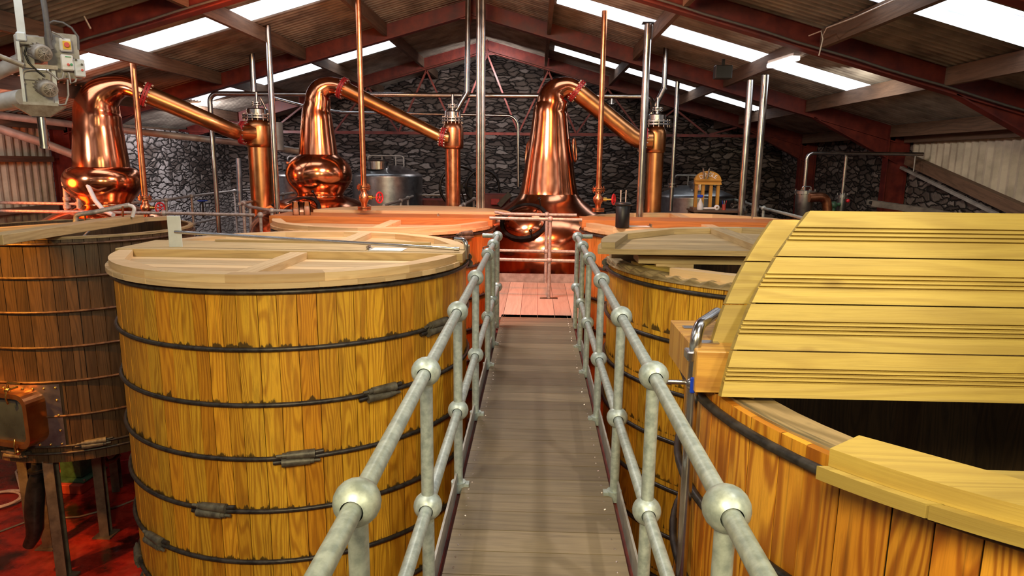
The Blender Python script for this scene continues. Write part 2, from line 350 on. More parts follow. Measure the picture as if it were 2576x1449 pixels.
def stone(wash=0.):
    m, nt, b = new_mat('rubble_stone_washed' if wash else 'rubble_stone'); L = nt.links
    tc = nd(nt, 'ShaderNodeTexCoord'); mp = nd(nt, 'ShaderNodeMapping'); mp.inputs['Scale'].default_value = (2.9, 2.9, 9.0)
    n0 = nd(nt, 'ShaderNodeTexNoise', i_Scale=3.2, i_Detail=4.); L.new(tc.outputs['Object'], n0.inputs['Vector'])
    ad = nd(nt, 'ShaderNodeMix', data_type='RGBA', blend_type='LINEAR_LIGHT'); ad.inputs[0].default_value = .11
    L.new(tc.outputs['Object'], ad.inputs[6]); L.new(n0.outputs['Color'], ad.inputs[7]); L.new(ad.outputs[2], mp.inputs['Vector'])
    vo = nd(nt, 'ShaderNodeTexVoronoi', feature='DISTANCE_TO_EDGE', i_Scale=1.); L.new(mp.outputs[0], vo.inputs['Vector'])
    vc = nd(nt, 'ShaderNodeTexVoronoi', i_Scale=1.); L.new(mp.outputs[0], vc.inputs['Vector'])
    sep = nd(nt, 'ShaderNodeSeparateColor'); L.new(vc.outputs['Color'], sep.inputs[0])
    st = ramp(nt, sep.outputs[0], [(0., (.045, .032, .028)), (.35, (.10, .075, .065)), (.7, (.20, .165, .15)), (1., (.34, .29, .27))])
    fn = nd(nt, 'ShaderNodeTexNoise', i_Scale=14., i_Detail=6.); L.new(tc.outputs['Object'], fn.inputs['Vector'])
    st = mixc(nt, math_(nt, 'MULTIPLY', fn.outputs['Fac'], .5), st, (.06, .045, .04))
    mort = math_(nt, 'MULTIPLY', math_(nt, 'SUBTRACT', .085, vo.outputs['Distance']), 16., clamp=True)
    col = mixc(nt, mort, st, (.006, .004, .004))
    # remains of lime wash
    ln = nd(nt, 'ShaderNodeTexNoise', i_Scale=.55, i_Detail=7., i_Roughness=.62); L.new(tc.outputs['Object'], ln.inputs['Vector'])
    sx = nd(nt, 'ShaderNodeSeparateXYZ'); L.new(tc.outputs['Object'], sx.inputs[0])
    wl = nd(nt, 'ShaderNodeMapRange', i_From_Min=-7.0, i_From_Max=-3.5, i_To_Min=.20, i_To_Max=-.06); L.new(sx.outputs[0], wl.inputs[0])
    wz = nd(nt, 'ShaderNodeMapRange', i_From_Min=3.0, i_From_Max=5.2, i_To_Min=.10, i_To_Max=-.20); L.new(sx.outputs[2], wz.inputs[0])
    k = math_(nt, 'ADD', math_(nt, 'ADD', ln.outputs['Fac'], wash if wash else wl.outputs[0]), wz.outputs[0])
    k = math_(nt, 'SUBTRACT', k, math_(nt, 'MULTIPLY', mort, .13))
    k = ramp(nt, k, [(.53, (0, 0, 0)), (.62, (1, 1, 1))])
    col = mixc(nt, math_(nt, 'MULTIPLY', k, .85), col, (.42, .385, .38))
    L.new(col, b.inputs['Base Color']); b.inputs['Roughness'].default_value = .85
    h = math_(nt, 'ADD', ramp(nt, vo.outputs['Distance'], [(0., (0, 0, 0)), (.16, (1, 1, 1))]), math_(nt, 'MULTIPLY', fn.outputs['Fac'], .4)); bump(nt, b, h, .9, .06)
    return m
def sheetmat():
    m, nt, b = new_mat('roof_sheet'); L = nt.links
    tc = nd(nt, 'ShaderNodeTexCoord'); n = nd(nt, 'ShaderNodeTexNoise', i_Scale=2.5, i_Detail=6.); L.new(tc.outputs['Object'], n.inputs['Vector'])
    uv = nd(nt, 'ShaderNodeUVMap', uv_map='UVMap'); sp = nd(nt, 'ShaderNodeSeparateXYZ'); L.new(uv.outputs[0], sp.inputs[0])
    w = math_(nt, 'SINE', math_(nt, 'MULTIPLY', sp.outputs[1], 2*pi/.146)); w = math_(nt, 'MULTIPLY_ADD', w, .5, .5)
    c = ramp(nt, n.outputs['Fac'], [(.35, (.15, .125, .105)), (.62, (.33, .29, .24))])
    c = mixc(nt, math_(nt, 'MULTIPLY', ramp(nt, w, [(.45, (0, 0, 0)), (.95, (1, 1, 1))]), .75), c, (.045, .035, .03))  # valleys darkened in the colour, for dirt and the shading between ribs
    L.new(c, b.inputs['Base Color']); b.inputs['Roughness'].default_value = .42; return m
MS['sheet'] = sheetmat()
MS['stone'] = stone(); MS['stone_washed'] = stone(.25)
def floor_mat():
    m, nt, b = new_mat('red_floor_paint'); L = nt.links
    tc = nd(nt, 'ShaderNodeTexCoord'); n = nd(nt, 'ShaderNodeTexNoise', i_Scale=.9, i_Detail=8., i_Roughness=.62); L.new(tc.outputs['Object'], n.inputs['Vector'])
    n2 = nd(nt, 'ShaderNodeTexNoise', i_Scale=7., i_Detail=6.); L.new(tc.outputs['Object'], n2.inputs['Vector'])
    c = ramp(nt, n.outputs['Fac'], [(.40, (.035, .007, .006)), (.52, (.26, .018, .012)), (.70, (.44, .075, .055))])
    d = ramp(nt, n2.outputs['Fac'], [(.30, (.35, .35, .35)), (.55, (1, 1, 1))]); c = mixc(nt, .6, c, d, 'MULTIPLY')
    L.new(c, b.inputs['Base Color'])
    L.new(ramp(nt, n.outputs['Fac'], [(.42, (.10, .10, .10)), (.60, (.5, .5, .5))]), b.inputs['Roughness']); bump(nt, b, n2.outputs['Fac'], .25, .02)
    return m
MS['floor'] = floor_mat()
def sky_sheet():
    m, nt, b = new_mat('rooflight_sheet'); L = nt.links
    uv = nd(nt, 'ShaderNodeUVMap', uv_map='UVMap'); mp = nd(nt, 'ShaderNodeMapping'); mp.inputs['Scale'].default_value = (.9, 22, 1); L.new(uv.outputs[0], mp.inputs[0])
    n = nd(nt, 'ShaderNodeTexNoise', i_Scale=1., i_Detail=6., i_Roughness=.7); L.new(mp.outputs[0], n.inputs['Vector'])
    c = ramp(nt, n.outputs['Fac'], [(.36, (.22, .25, .30)), (.50, (.90, .96, 1))])
    b.inputs['Base Color'].default_value = (.8, .85, .9, 1); L.new(c, b.inputs['Emission Color']); b.inputs['Emission Strength'].default_value = SKY; return m
SKY = 2.3
MS['sky'] = sky_sheet()
def emit(name, col, s):
    m, nt, b = new_mat(name); b.inputs['Base Color'].default_value = (*col, 1); b.inputs['Emission Color'].default_value = (*col, 1); b.inputs['Emission Strength'].default_value = s; return m
MS['tube'] = emit('lamp_diffuser', (1, .97, .85), 9.); MS['led'] = emit('led_white', (.7, .9, 1), 12.)

# ================================================================== THE SETTING
FLOOR, DECK = -5.5, -1.95
RX, RS, ZS = -1.35, .28, 3.18             # ridge x, roof slope, sheet height at ridge
Y0, Y1 = -4.5, 21.0
XL, XR = -10.15, 7.45
def zs(x): return ZS-RS*abs(x-RX)
mb = MB(); mb.box((-1.35, 8.2, FLOOR-.1), (17.8, 26, .2), tone=.5); struct(mb.build('floor', MS['floor']), 'red painted concrete floor, wet and dirty')
# --- gable wall of rubble stone
def wallmesh(name, poly, axis, thick, mat):
    mb = MB()
    if axis == 'Y': mb.prism(poly, 0, thick, Matrix(((1, 0, 0), (0, 0, -1), (0, 1, 0))).transposed().inverted() if 0 else Matrix(((1, 0, 0), (0, 0, 1), (0, 1, 0))), (0, Y1, 0), tone=.5)
    return mb
mb = wallmesh('wall_back', [(XL, FLOOR), (XR, FLOOR), (XR, zs(XR)), (RX, ZS), (XL, zs(XL))], 'Y', .5, None)
struct(mb.build('wall_back', MS['stone']), 'dark rubble stone gable with patches of old lime wash')
# --- corrugated sheets
def corr_roof(side, xr, yr, mat_split):
    """side +1 right, -1 left; returns mesh of a corrugated slope between x and y ranges"""
    x0, x1 = xr; mb = MB(); n = max(2, int(round((yr[1]-yr[0])/.146*6)))
    vs = []; 
    for i in range(n+1):
        y = yr[0]+(yr[1]-yr[0])*i/n; dz = .032*sin(2*pi*y/.146)
        vs += [(x0, y, zs(x0)+dz), (x1, y, zs(x1)+dz)]
    fs = []; uvs = []
    for i in range(n):
        fs.append((2*i, 2*i+1, 2*i+3, 2*i+2)); a, b = vs[2*i][1], vs[2*i+2][1]; uvs.append([(x0, a), (x1, a), (x1, b), (x0, b)])
    return mb.add(vs, fs, uvs, .5, True)
LIGHTS_L = [(-2.2, -1.3, -3.2, -7.9), (2.6, 3.5, -3.2, -7.9), (6.75, 7.6, -3.2, -7.9), (10.6, 11.45, -3.2, -7.9), (15.4, 16.2, -3.2, -7.9)]  # near strips above the front vats are unseen, added to light them
LIGHTS_R = [(-1.6, -.7, .4, 5.3), (3.0, 3.9, .4, 5.3), (7.0, 7.85, 2.0, 6.9), (11.45, 12.25, .3, 5.45), (16.35, 17.05, .38, 5.3)]  # here too the near strips are unseen, added for the front vats
nwin = 0
for side, xe, lights, nm in ((-1, XL-.2, LIGHTS_L, 'left'), (1, XR+.2, LIGHTS_R, 'right')):
    mb = MB(); ys = [Y0]
    def addc(xr, yr):
        q = corr_roof(side, xr, yr, None); b = len(mb.v); mb.v += q.v; mb.f += [[b+k for k in f] for f in q.f]; mb.uv += q.uv; mb.t += q.t; mb.sm += q.sm
    for (a, b, xa, xb) in lights:
        addc((RX, xe), (ys[-1], a)); addc((RX, xa), (a, b)); addc((xb, xe), (a, b)); ys.append(b)
    addc((RX, xe), (ys[-1], Y1+.3))
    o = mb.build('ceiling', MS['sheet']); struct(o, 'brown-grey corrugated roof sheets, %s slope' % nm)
    for (a, b, xa, xb) in lights:
        nwin += 1; o = corr_roof(side, (xa, xb), (a, b), None).build('window_%d' % nwin, MS['sky']); struct(o, 'translucent corrugated rooflight')
# ridge capping
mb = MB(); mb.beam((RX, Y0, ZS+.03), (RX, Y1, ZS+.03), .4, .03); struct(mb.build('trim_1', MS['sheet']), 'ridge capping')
# --- purlins
for x in (.2, 1.9, 3.7, 5.35, 7.05, -3.05, -4.7, -6.45, -8.15, -9.8):
    for (ya, yb) in ((Y0, 6.0), (6.2, 9.3), (9.5, 13.9), (14.1, 18.4), (18.6, 20.95)):
        mb = MB(); mb.box((x, (ya+yb)/2, zs(x)-.15), (.075, yb-ya, .23), L=1)
        struct(mb.build('roof_purlin', MS['purlin']), 'rough timber purlin under the roof sheets')
# --- portal frames
def isec(mb, a, b, depth, fl, side=(0, 1, 0), t=.014):
    a, b, side = Vector(a), Vector(b), Vector(side); d = (b-a).normalized(); up = side.cross(d).normalized()
    mb.beam(a, b, t, depth, up); mb.beam(a+up*(depth/2), b+up*(depth/2), fl, t*1.4, up); mb.beam(a-up*(depth/2), b-up*(depth/2), fl, t*1.4, up)
for yp in (18.5, 14, 9.4, 6.1, 0.5):
    t = struct(thing('portal_frame', 'red painted steel portal frame', 'frame', (RX, yp, FLOOR))); del t['category']
    D = .31; zb = 2.86
    for sgn, xe in ((-1, XL+.25), (1, XR-.25)):
        if yp == 18.5 and sgn < 0: xe = XL+.6
        ze = zb+D/2-RS*abs(xe-RX)
        mb = MB(); isec(mb, (RX, yp, zb+D/2), (xe, yp, ze), D, .17); 
        mb.prism([(0, 0), (1.5, 0), (0, -.42)], -.01, .01, Matrix(((-sgn, 0, 0), (0, 0, 1), (RS*1.0, 1, 0))), (xe, yp, ze-D/2)) if 0 else None
        mb.build('rafter', MS['redsteel'], t)
        if yp == 18.5 and sgn < 0: continue
        mb = MB(); isec(mb, (xe+sgn*.02, yp, FLOOR), (xe+sgn*.02, yp, ze+.05), .40, .19); mb.build('column', MS['redsteel'], t)
        # haunch plate
        mb = MB(); R = Matrix(((1, 0, 0), (0, 0, 1), (0, 1, 0)))
        L = 1.7; pts = [(xe, ze-D/2-.40), (xe, ze-D/2+.02), (xe-sgn*L, ze-D/2+RS*L+.02)]
        mb.prism(pts, -.012, .012, R, (0, yp, 0)); mb.beam((xe, yp, ze-D/2-.40), (xe-sgn*L, yp, ze-D/2+RS*L), .17, .018); mb.build('haunch', MS['redsteel'], t)
        mb = MB()
        for i in range(9):                          # little cable clips on the lower flange
            x = RX+(xe-RX)*(.10+.095*i); z = zb+RS*-abs(x-RX)
            mb.cyl((x, yp-.06, z+D+.01-.02), (x, yp-.10, z+D-.03+.05), .014, n=6)
        mb.build('bolt_heads', MS['bolt'], t)
    mb = MB(); mb.box((RX, yp, zb+.10), (.03, .19, .45)); mb.box((RX-.16, yp, zb-.03), (.3, .015, .10)); mb.box((RX+.16, yp, zb-.03), (.3, .015, .10)); mb.build('apex_plate', MS['redsteel'], t)
# --- lattice truss in the plane of the last frame
t = struct(thing('roof_truss', 'red steel lattice truss in front of the stone gable', 'truss', (RX, 18.5, .74))); del t['category']
TY, TZ = 18.5, .745
mb = MB(); mb.beam((XL+.3, TY, TZ), (XR-.3, TY, TZ), .10, .075); mb.build('bottom_chord', MS['redsteel'], t)
for sgn in (-1, 1):
    px, pz = RX, 2.80
    for i, dx in enumerate((.85, 1.62, 2.4, 3.2, 4.15, 5.0, 5.9, 6.65)):
        x = RX+sgn*dx; z = 2.83-RS*dx if i % 2 else TZ+.02
        mb = MB(); mb.beam((px, TY, pz), (x, TY, z), .045, .045); mb.build('web_bar', MS['redsteel'], t); px, pz = x, z
# --- side walls
def corr_wall(name, X, ya, yb, zb_fn, zt_fn, mat, label):
    n = int((yb-ya)/.2*8); vs = []
    for i in range(n+1):
        y = ya+(yb-ya)*i/n; ph = (y/.2) % 1; dx = .03*max(-1, min(1, 2.2*sin(2*pi*ph)))
        vs += [(X+dx, y, zb_fn(y)), (X+dx, y, zt_fn(y))]
    mb = MB(); mb.add(vs, [(2*i, 2*i+2, 2*i+3, 2*i+1) for i in range(n)]); struct(mb.build(name, MS['cladding']), label)
dg = lambda y: .14-.235*(13.9-y) if y > 0 else -3.13
corr_wall('wall_right', XR, Y0, 13.8, dg, lambda y: zs(XR)-.1, None, 'cream corrugated cladding of the right side wall')
mb = MB(); mb.prism([(Y0, FLOOR), (13.8, FLOOR), (13.8, dg(13.8)-.1), (0, dg(.01)-.12), (Y0, dg(.01)-.12)], 0, .3, Matrix(((0, 0, 1), (1, 0, 0), (0, 1, 0))), (XR-.02, 0, 0), tone=.4)
struct(mb.build('wall_right_stone', MS['stone']), 'rubble stone base of the right side wall')
mb = MB(); mb.beam((XR-.09, 0, dg(.01)+.02), (XR-.09, 13.8, dg(13.8)+.02), .12, .20); struct(mb.build('trim_2', MS['purlin']), 'dark sloping timber along the cladding')
mb = MB(); mb.beam((XR-.20, 0, dg(.01)-.16), (XR-.20, 13.8, dg(13.8)-.14), .06, .05); struct(mb.build('trim_3', MS['duct']), 'grey rail below the sloping timber')
mb = MB(); mb.prism([(13.8, FLOOR), (Y1, FLOOR), (Y1, zs(XR)), (13.8, zs(XR))], 0, .3, Matrix(((0, 0, 1), (1, 0, 0), (0, 1, 0))), (XR, 0, 0), tone=.4)
struct(mb.build('wall_right_rear', MS['stone']), 'stone side wall at the rear right')
mb = MB(); mb.beam((XR-.12, Y0, zs(XR)-.16), (XR-.12, 13.85, zs(XR)-.16), .12, .2); struct(mb.build('trim_4', MS['purlin']), 'timber eaves plate on the right')
corr_wall('wall_left', XL, Y0, 13.9, lambda y: FLOOR, lambda y: zs(XL)-.1, None, 'cream corrugated cladding of the left side wall')
for z in (-.04, -1.02, -2.6): mb = MB(); mb.box((XL+.13, 6.8, z), (.17, 13.8, .11), L=1); struct(mb.build('trim_5', MS['purlin']), 'timber sheeting rail on the left wall')
mb = MB(); mb.prism([(14.3, FLOOR), (Y1, FLOOR), (Y1, zs(XL)), (14.3, zs(XL))], -.3, .55, Matrix(((0, 0, 1), (1, 0, 0), (0, 1, 0))), (XL, 0, 0), tone=.4)
struct(mb.build('wall_left_rear', MS['stone_washed']), 'lime-washed stone wall at the rear left')
mb = MB(); mb.box((-1.35, Y0-.1, -1.6), (17.9, .2, 7.1)); struct(mb.build('wall_front', MS['cladding']), 'end wall behind the viewpoint')

# ================================================================== WALKWAY
wk = thing('walkway', 'raised timber walkway running between the two rows of vats to the stills', 'walkway', (.03, 4, DECK-.3))
mb = MB(); y = .1; scr = MB()
while y < 8.35:
    w = .198; mb.box((.03, y+w/2, DECK-.02), (.90, w-.004, .04), L=0)
    for x in (-.37, .43):
        for k in (.05, .14): scr.cyl((x+random.uniform(-.01, .01), y+k, DECK-.002), (x, y+k, DECK+.0015), .0065, n=8)
    y += .2
mb.build('deck_boards', MS['deck'], wk); s_ = scr.build('screw_heads', MS['bolt'], wk); s_['kind'] = 'stuff'
mb = MB(); x = -.62
while x < .68: mb.box((x+.11, 9.62, DECK-.02), (.217, 2.54, .04), L=1); x += .222
mb.build('landing_boards', MS['crossdeck'], wk)
for x in (-.455, .515):
    mb = MB(); mb.box((x, 3.9, DECK+.005), (.012, 7.6, .17)); mb.box((x+(.02 if x > 0 else -.02), 3.9, DECK-.08), (.05, 7.6, .01)); mb.build('kick_plate', MS['grey'], wk)
mb = MB(); mb.box((.03, 10.93, DECK+.06), (1.3, .012, .16)); mb.build('kick_plate', MS['grey'], wk)
for x in (-.40, .46): mb = MB(); isec(mb, (x, .1, DECK-.15), (x, 10.9, DECK-.15), .2, .1, (1, 0, 0)); mb.build('joist', MS['redsteel'], wk)
for yy in (1.2, 4.9, 8.6):
    for x in (-.40, .46): mb = MB(); mb.box((x, yy, (FLOOR+DECK-.26)/2), (.1, .1, DECK-.26-FLOOR)); mb.build('leg', MS['redsteel'], wk)

def railing(name, label, mat, rails, posts, r=.0265, br=.062, group=None, clamp=None, extra=None, bigballs=True):
    """rails: list of point lists with levels; posts: (x,y,ztop,zbot,[ball z],clampz)"""
    p0 = posts[0]; t = thing(name, label, 'railing', (p0[0], p0[1], p0[3]), group)
    for i, (nm, pts) in enumerate(rails): MB().tube(path(pts, .09, 6), r, 14).build(nm, mat, t)
    for (x, y, zt, zb, balls, cz) in posts:
        MB().cyl((x, y, zb), (x, y, zt), r*1.02, n=14).build('post', mat, t)
        for bz in balls:
            mb = MB(); pr = [(br*sqrt(max(0, 1-(k/8)**2)), br*k/8) for k in range(-7, 8)]; mb.lathe(pr, (x, y, bz), 20, frame((0, 1, 0)) if not extra else frame(extra))
            mb.build('ball_joint', mat, t)
        if cz is not None:
            mb = MB(); mb.lathe([(r*1.02, -.03), (r*1.7, -.03), (r*1.7, .03), (r*1.02, .03)], (x, y, cz), 16, smooth=False); mb.box((x+(.04 if x < 0 else -.04), y, cz), (.05, .05, .045)); mb.build('clamp', mat, t)
    return t
ZT, ZM = -.86, -1.465
for sx, ys, nm, lab, ye in ((-.445, (1.57, 2.66, 3.80, 4.97, 6.27, 7.04), 'walkway_railing', 'galvanised tube handrail along the left edge of the walkway', 7.9),
                            (.498, (1.59, 2.67, 3.74, 4.93, 6.10, 6.99), 'walkway_railing', 'galvanised tube handrail along the right edge of the walkway', 7.95)):
    sg = -1 if sx < 0 else 1
    posts = [(sx, y, ZT, DECK-.28, (ZT, ZM), DECK-.005) for y in ys]+[(sx, ye-.05, ZT, DECK-.02, (ZT, ZM), None)]
    posts += [(sx, .5, ZT, DECK-.28, (ZT, ZM), DECK-.005)]
    railing(nm, lab, MS['galv'], [('top_rail', [(sx, .3, ZT), (sx, ye, ZT), (sx+sg*.18, ye+.02, ZT)]), ('mid_rail', [(sx, .3, ZM), (sx, ye, ZM)])], posts)
# end rails across the walkway
railing('end_railing', 'tube rail across the landing, nearer of the two, on a foot plate', MS['galv_rust'],
        [('top_rail', [(-.66, 9.58, -.79), (.66, 9.58, -.80)]), ('mid_rail', [(-.55, 9.58, -1.385), (.6, 9.58, -1.392)])],
        [(.21, 9.58, -.795, DECK, (-.795, -1.388), None)], .024, .042, extra=(1, 0, 0))
mb = MB(); mb.box((.21, 9.6, DECK+.004), (.26, .10, .008)); mb.build('foot_plate', MS['dark'], bpy.data.objects['end_railing'])
railing('end_railing', 'tube rail along the far edge of the landing right in front of the middle still', MS['galv_rust'],
        [('top_rail', [(-.66, 10.9, -.80), (-.5, 10.85, -.825), (.66, 10.85, -.83)]), ('mid_rail', [(-.6, 10.85, -1.42), (.66, 10.85, -1.425)])],
        [(.18, 10.85, -.828, DECK, (-.828, -1.422), None)], .026, .045, extra=(1, 0, 0))

# ================================================================== VATS
def stave_wall(R, zb, zt, n=72, mat='stave', th=.05, bevel=.002):
    mb = MB(); seg = 3
    ang = []; a = 0; rnd = [random.uniform(.75, 1.25) for _ in range(n)]; S = sum(rnd)
    for w in rnd:
        b = a+2*pi*w/S; dr = random.uniform(-.003, .003); tone = random.random(); g = .0016/R
        vs = []; pts = [(R+dr-.004, a+g)]+[(R+dr, a+2*g+(b-a-4*g)*k/seg) for k in range(seg+1)]+[(R+dr-.004, b-g)]
        for (rr, th_) in pts: vs += [(rr*cos(th_), rr*sin(th_), zb), (rr*cos(th_), rr*sin(th_), zt)]
        m = len(pts); fs = []; uvs = []
        for k in range(m-1):
            fs.append((2*k, 2*k+2, 2*k+3, 2*k+1)); u0, u1 = (pts[k][1]-a)*R, (pts[k+1][1]-a)*R; uvs.append([(u0, zb), (u1, zb), (u1, zt), (u0, zt)])
        ri = R-th; k = len(vs)
        vs += [(ri*cos(a), ri*sin(a), zt), (ri*cos(b), ri*sin(b), zt), (ri*cos(a), ri*sin(a), zb), (ri*cos(b), ri*sin(b), zb)]
        fs.append([2*q+1 for q in range(m)]+[k+1, k]); uvs.append([(.0, .0)]*(m+2))
        mb.add(vs, fs, uvs, tone); a = b
    return mb
def inner_wall(R, zb, zt, n=60):
    mb = MB()
    for i in range(n):
        a, b = 2*pi*i/n, 2*pi*(i+1)/n; w = R*(b-a)
        mb.add([(R*cos(b), R*sin(b), zb), (R*cos(a), R*sin(a), zb), (R*cos(a), R*sin(a), zt), (R*cos(b), R*sin(b), zt)], [(0, 1, 2, 3)], [[(w, zb), (0, zb), (0, zt), (w, zt)]], random.random())
    return mb
def shift(mb, dx, dy): mb.v = [(p[0]+dx, p[1]+dy, p[2]) for p in mb.v]; return mb
def add_hoop(root, X, Y, R, z, r, mat, ca=None, gap=.075, tilt=0.):
    """rod hoop; ends cross in a casting at angle ca"""
    RR = R+r*.9; mb = MB()
    if ca is None:
        mb.tube([(X+RR*cos(2*pi*k/96), Y+RR*sin(2*pi*k/96), z) for k in range(96)], r, 8, closed=True); return mb.build('hoop', mat, root)
    da = .13/R*1.6; pts = []
    for k in range(97):
        s = -da+(2*pi+2*da)*k/96; a = ca+s; u = min(1, max(0, (s+da)/(2*da+.25))); w = min(1, max(0, (s-(2*pi-da-.25))/(2*da+.25)))
        zz = z-gap*.5*(1-min(1, max(0, (s+da)/.22)))+gap*.5*min(1, max(0, (s-(2*pi+da-.22))/.22))
        pts.append((X+RR*cos(a), Y+RR*sin(a), zz))
    mb.tube(pts, r, 8); h = mb.build('hoop', mat, root)
    mb = MB(); RC = R+.034; L = .13
    for dz, sg in ((gap*.42, 1), (-gap*.42, -1)):
        a0 = ca+sg*.012; t = Vector((-sin(a0), cos(a0), 0)); c = Vector((X+RC*cos(a0), Y+RC*sin(a0), z+dz))
        mb.cyl(c-t*L*.9, c+t*L*.9, .041, .033, 14) if sg < 0 else mb.cyl(c-t*L*.9, c+t*L*.9, .033, .041, 14)
        e = c-t*L*.9*sg; mb.cyl(e, e-t*.035*sg, .026, n=6); mb.cyl(e-t*.03*sg, e-t*.085*sg, .015, n=8)
    mb.build('hoop_clamp', MS['casting'], h)
    return h
def vat(name, label, X, Y, R, zt, mat, hoops, group, hoopmat='hoop', rr=.021, zb=FLOOR+.05, rim=True):
    t = thing(name, label, 'vat', (X, Y, zb), group)
    shift(stave_wall(R, zb, zt, 74), X, Y).build('stave_wall', MS[mat], t)
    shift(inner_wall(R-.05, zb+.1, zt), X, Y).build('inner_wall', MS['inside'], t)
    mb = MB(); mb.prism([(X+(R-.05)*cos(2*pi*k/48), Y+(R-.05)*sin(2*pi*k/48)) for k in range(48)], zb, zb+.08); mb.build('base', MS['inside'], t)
    for (z, ca) in hoops: add_hoop(t, X, Y, R, z, rr, MS[hoopmat], None if ca is None else radians(ca))
    return t
def chord(R, d): return sqrt(max(0, R*R-d*d))
def half_lid(name, label, X, Y, R, z, d0, d1, sg, group, mat='pine', battens=True, bt=.07, th=.045, ro=.03, radial=(.05,), side=True, grooves=False, frm=None, bw=.16, rb=.20, origin=None):
    """part of a round lid between chords d0..d1; sg=-1 front, +1 rear. Built flat at local z, placed by matrix frm"""
    t = thing(name, label, 'lid', origin or (X, Y+sg*d0, z), group)
    fr = frm or (lambda p: Vector((X+p[0], Y+sg*p[1], z+p[2])))
    def place(mb): mb.v = [tuple(fr(p)) for p in mb.v]; (mb.f.__setitem__(slice(None), [f[::-1] for f in mb.f]), mb.uv.__setitem__(slice(None), [u[::-1] for u in mb.uv])) if sg < 0 and not frm else None; return mb
    mb = MB(); d = d0; n = max(1, round((d1-d0)/bw)); w = (d1-d0)/n
    for i in range(n):
        a, b = d0+i*w+.003, d0+(i+1)*w-.003; m = 6
        R_ = R*.9999; b = min(b, R_-.002)
        lft = [(-chord(R_, a+(b-a)*k/m), a+(b-a)*k/m) for k in range(m+1)]
        if not grooves:
            pts = lft[::-1]+[(-x, y) for x, y in lft]; pts = pts[::-1]
            mb.prism(pts, -th, 0, L=0)
        else:
            tone = random.random(); g0 = (a+b)/2-.036; cuts = []
            prof = [(a, -th)]
            for q in range(4):
                y = g0+.018*q; prof += [(y, -th), (y+.002, -th+.016), (y+.008, -th+.016), (y+.010, -th)]
            prof += [(b, -th)]
            vs = []; fs = []; uvs = []
            for (y, zz) in prof: c = chord(R_, y); vs += [(-c, y, zz), (c, y, zz)]
            for k in range(len(prof)-1): fs.append((2*k, 2*k+2, 2*k+3, 2*k+1)); uvs.append([(vs[q][1], vs[q][0]) for q in fs[-1]])
            k0 = len(vs)
            for (y, zz) in ((a, 0), (b, 0)): c = chord(R_, y); vs += [(-c, y, zz), (c, y, zz)]
            fs += [(k0, k0+1, k0+3, k0+2), (0, 1, k0+1, k0), (k0-2, k0+2, k0+3, k0-1)]; uvs += [[(vs[q][1], vs[q][0]) for q in f] for f in fs[-3:]]
            fs += [tuple([2*q for q in range(len(prof))]+[k0+2, k0]), tuple([2*q+1 for q in range(len(prof))][::-1]+[k0+1, k0+3])]; uvs += [[(vs[q][1], vs[q][2]) for q in f] for f in fs[-2:]]
            mb.add(vs, fs, uvs, tone)
    place(mb).build('boards', MS[mat], t)
    if battens:
        a0 = asin(min(1, (d0+.02)/R)); a1 = asin(min(1, d1/R)) if d1 < R*.995 else pi/2
        arcs = []
        if d1 >= R*.995: k = 6; A = [a0+(pi-2*a0)*i/k for i in range(k+1)]; arcs = [(A[i], A[i+1]) for i in range(k)]
        else: arcs = [(a0, (a0+a1)/2), ((a0+a1)/2, a1), (pi-a1, pi-(a0+a1)/2), (pi-(a0+a1)/2, pi-a0)]
        for (p, q) in arcs:
            Ro = R-ro; m = 6; outer = [(Ro*cos(p+(q-p)*k/m), Ro*sin(p+(q-p)*k/m)) for k in range(m+1)]
            Ri = (Ro-rb*.62)/1.0; inner = [(Ri*cos(q), Ri*sin(q)), (Ri*cos(p), Ri*sin(p))]
            mb = MB(); g = .002; pts = outer+inner; mb.prism(pts, .0005, bt, L=0); place(mb).build('rim_batten', MS[mat], t)
        for rx in radial:
            c = chord(R-.03, abs(rx))-rb*.6; mb = MB(); mb.box((rx, (d0+min(c, d1))/2+.0, bt/2+.0005), (.17, min(c, d1)-d0, bt), L=1); place(mb).build('cross_batten', MS[mat], t)
    return t
RV = 1.755; HH = [HZ0-HDZ*k for k in range(9)]
def hs(angles): return [(HH[i], a) for i, a in enumerate(angles)]
GV = 'wooden fermenting vats'
# near-left vat
ZR = -1.01
v1 = vat('fermenting_vat', 'yellow timber fermenting vat left of the walkway with closed lid, nearest on its side', -2.5, 7.05, RV, ZR, 'stave', hs([12, -28.5, -50, -74, -99, -124, -147, 200, 180]), GV)
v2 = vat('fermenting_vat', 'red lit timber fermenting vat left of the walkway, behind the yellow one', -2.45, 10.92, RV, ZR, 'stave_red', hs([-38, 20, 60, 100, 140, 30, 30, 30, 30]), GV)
v3 = vat('fermenting_vat', 'large open timber fermenting vat at the lower right with raised lid boards', 2.55, 3.18, RV, ZR, 'bold', hs([-62, 80, 60, 40, 30, 30, 30, 30, 30]), GV)
v4 = vat('fermenting_vat', 'timber fermenting vat right of the walkway with half-shifted lid, middle of its side', 2.57, 7.25, RV, ZR-.06, 'stave', [(z-.06, a) for z, a in hs([168, 60, 60, 60, 60, 60, 60, 60, 60])], GV)
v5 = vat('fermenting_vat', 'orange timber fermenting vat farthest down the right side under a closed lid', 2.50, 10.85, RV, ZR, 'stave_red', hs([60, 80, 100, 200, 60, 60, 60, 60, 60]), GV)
def cross_beam(v, X, Y, R, z0, z1, hw, mat='beam'):
    mb = MB(); e = chord(R, hw*.6)+.0
    mb.box((X, Y, (z0+z1)/2), (2*e, 2*hw, z1-z0), L=0, bev=.004); return mb.build('cross_beam', MS[mat], v)
RL = 1.79
GL = 'vat lid halves'
